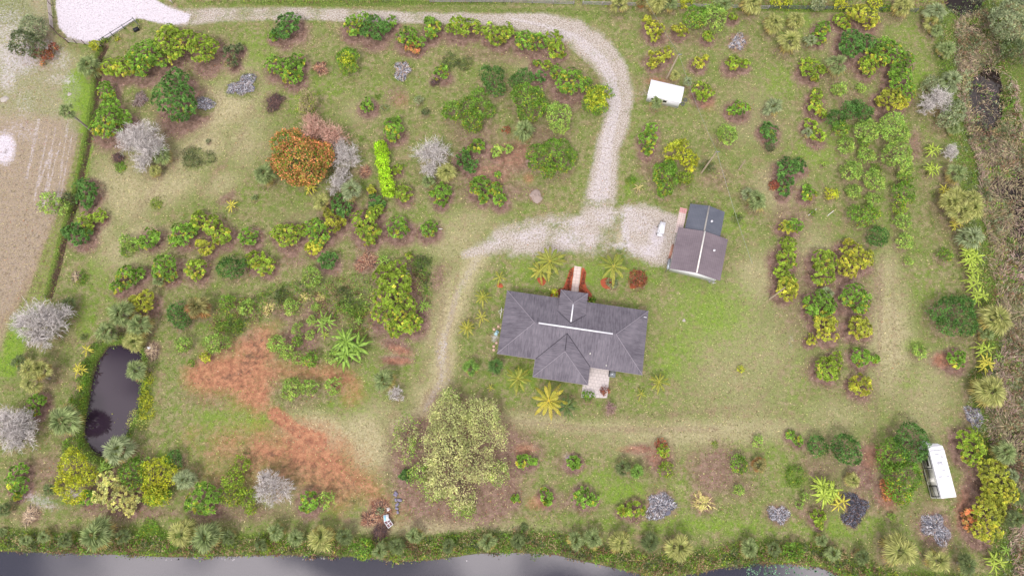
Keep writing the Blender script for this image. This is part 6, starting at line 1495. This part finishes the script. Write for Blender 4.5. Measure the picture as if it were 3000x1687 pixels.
# undergrowth: canal bank, pond banks, ditch, marsh edge, thicket, top boundary
def growth(name, label, fn, n, box_, pals, s=.34, zr=.9, k=4):
    X, Y = scatter(n, *box_); p, q = to_px(X, Y); w_ = fn(X, Y, p, q); ok = rg.rand(n) < w_; X, Y, p, q = X[ok], Y[ok], p[ok], q[ok]; n = len(X)
    lump = vnoise(X, Y, 1.7, 60)*.65+vnoise(X, Y, .7, 61)*.35; Z = np.maximum(sample(HZ, X, Y), -1.1)+zr*lump**1.5*(.5+.5*rg.rand(n))
    kk = (fbm(X, Y, 3.2, 70)*1.5*len(pals)-len(pals)*.25+rg.normal(size=n)*.35).astype(int).clip(0, len(pals)-1); mb = MB(); P = np.stack([X, Y, Z], 1); N = np.tile([0, 0, 1.], (n, 1))
    for i, pl in enumerate(pals):
        m_ = kk == i
        if m_.sum(): leaves(mb, P[m_], N[m_], rg, pl, s, k, .22, .34)
    g = mb.build(name, M['leaf']); g['kind'] = 'stuff'; g['label'] = label
PAL['b'] = ((116,92,68),(166,136,104),(130,96,76),.4); PAL['t'] = ((140,128,88),(186,172,126),(150,110,86),.3)
sS = lambda A, X, Y: sample(A, X, Y)
growth('bank_undergrowth', 'tangled green and brown undergrowth along the canal bank', lambda X, Y, p, q: np.clip((sS(sc_, X, Y)+66-(p < 1000)*8)/26, 0, 1)*(sS(sc_, X, Y) < 8-16*(vnoise(X, Y, 2.5, 3)))*.95, 60000, (-90, 92, -16, 2), ['g', 'k', 'b', 'g', 't', 'k', 'y', 'b'], .36, 1.5)
growth('pond_bank_weeds', 'green weeds around the pond', lambda X, Y, p, q: np.clip((sS(sp_, X, Y)+34)/22, 0, 1)*(sS(sp_, X, Y) < 3)*.8, 9000, (-76, -52, -2, 28), ['g', 'g', 'k', 'l'], .3, .5)
growth('ditch_weeds', 'weeds growing in the ditch line', lambda X, Y, p, q: (sS(bd, X-.4, Y) < 13)*np.clip((fbm(X, Y, 3, 55)-.3)*3.2, .05, .9)*(.5+.4*(sS(bd, X, Y) > 5)), 26000, (-98, -60, 24, 84), ['g', 'k', 'g', 'b', 'y'], .26, .35)
growth('marsh_edge_undergrowth', 'green scrub along the marsh edge', lambda X, Y, p, q: np.clip((sS(sm_, X, Y)+62)/20, 0, 1)*(sS(sm_, X, Y) < 6)*.9*((p < 2520) | (q > 420)), 30000, (58, 106, -16, 96), ['g', 'k', 'p', 't', 'g', 'b'], .36, 1.3)
growth('marsh_brush', 'grey green and brown brush standing in the marsh', lambda X, Y, p, q: (.2+.6*(vnoise(X, Y, 4, 91) > .42))*(sS(sm_, X, Y) > -8)*(p < 2640)*(1-.85*(sS(HZ, X, Y) < -1.5)), 60000, (58, 112, -16, 96), ['t', 'k', 'b', 'p', 't', 'g', 'b'], .46, 1.7)
growth('lawn_weeds', 'small weed tufts scattered in the lawn', lambda X, Y, p, q: .30*(vnoise(X, Y, .8, 92) > .74)*(fbm(X, Y, 9, 93) > .42)*(sS(MAP['gravel'], X, Y)+sS(MAP['sand'], X, Y)+sS(MAP['red'], X, Y) < .3)*(sS(sc_, X, Y) < -30), 70000, (-80, 90, -12, 92), ['g', 'l', 'k', 'g'], .24, .12, 3)
ar1 = sdf([(640,740),(700,715),(800,700),(930,690),(950,760),(930,850),(900,860),(870,820),(800,800),(780,760),(700,790),(650,800)]); ar2 = sdf([(1020,650),(1075,640),(1090,700),(1085,760),(1040,740)])
ar3 = sdf([(540,770),(640,740),(660,800),(600,845),(520,830)])
growth('thicket', 'weedy thicket above the red earth clearing', lambda X, Y, p, q: .8*np.clip((np.maximum(np.maximum(sS(ar1, X, Y), sS(ar2, X, Y)), sS(ar3, X, Y))+6)/14, 0, 1), 16000, (-55, -10, 20, 42), ['g', 'k', 'g', 'b', 'l', 'k'], .3, 1.0)
growth('boundary_scrub', 'rank scrub along the top boundary fence', lambda X, Y, p, q: .9*np.clip((12-q+(p > 1520)*14+(p > 1900)*4)/8, 0, 1)*(p > 480)*(p < 2380), 16000, (-80, 98, 84, 100), ['k', 'g', 'b', 'y', 't'], .34, .9)
def pine_hill(): pass
build_ground()
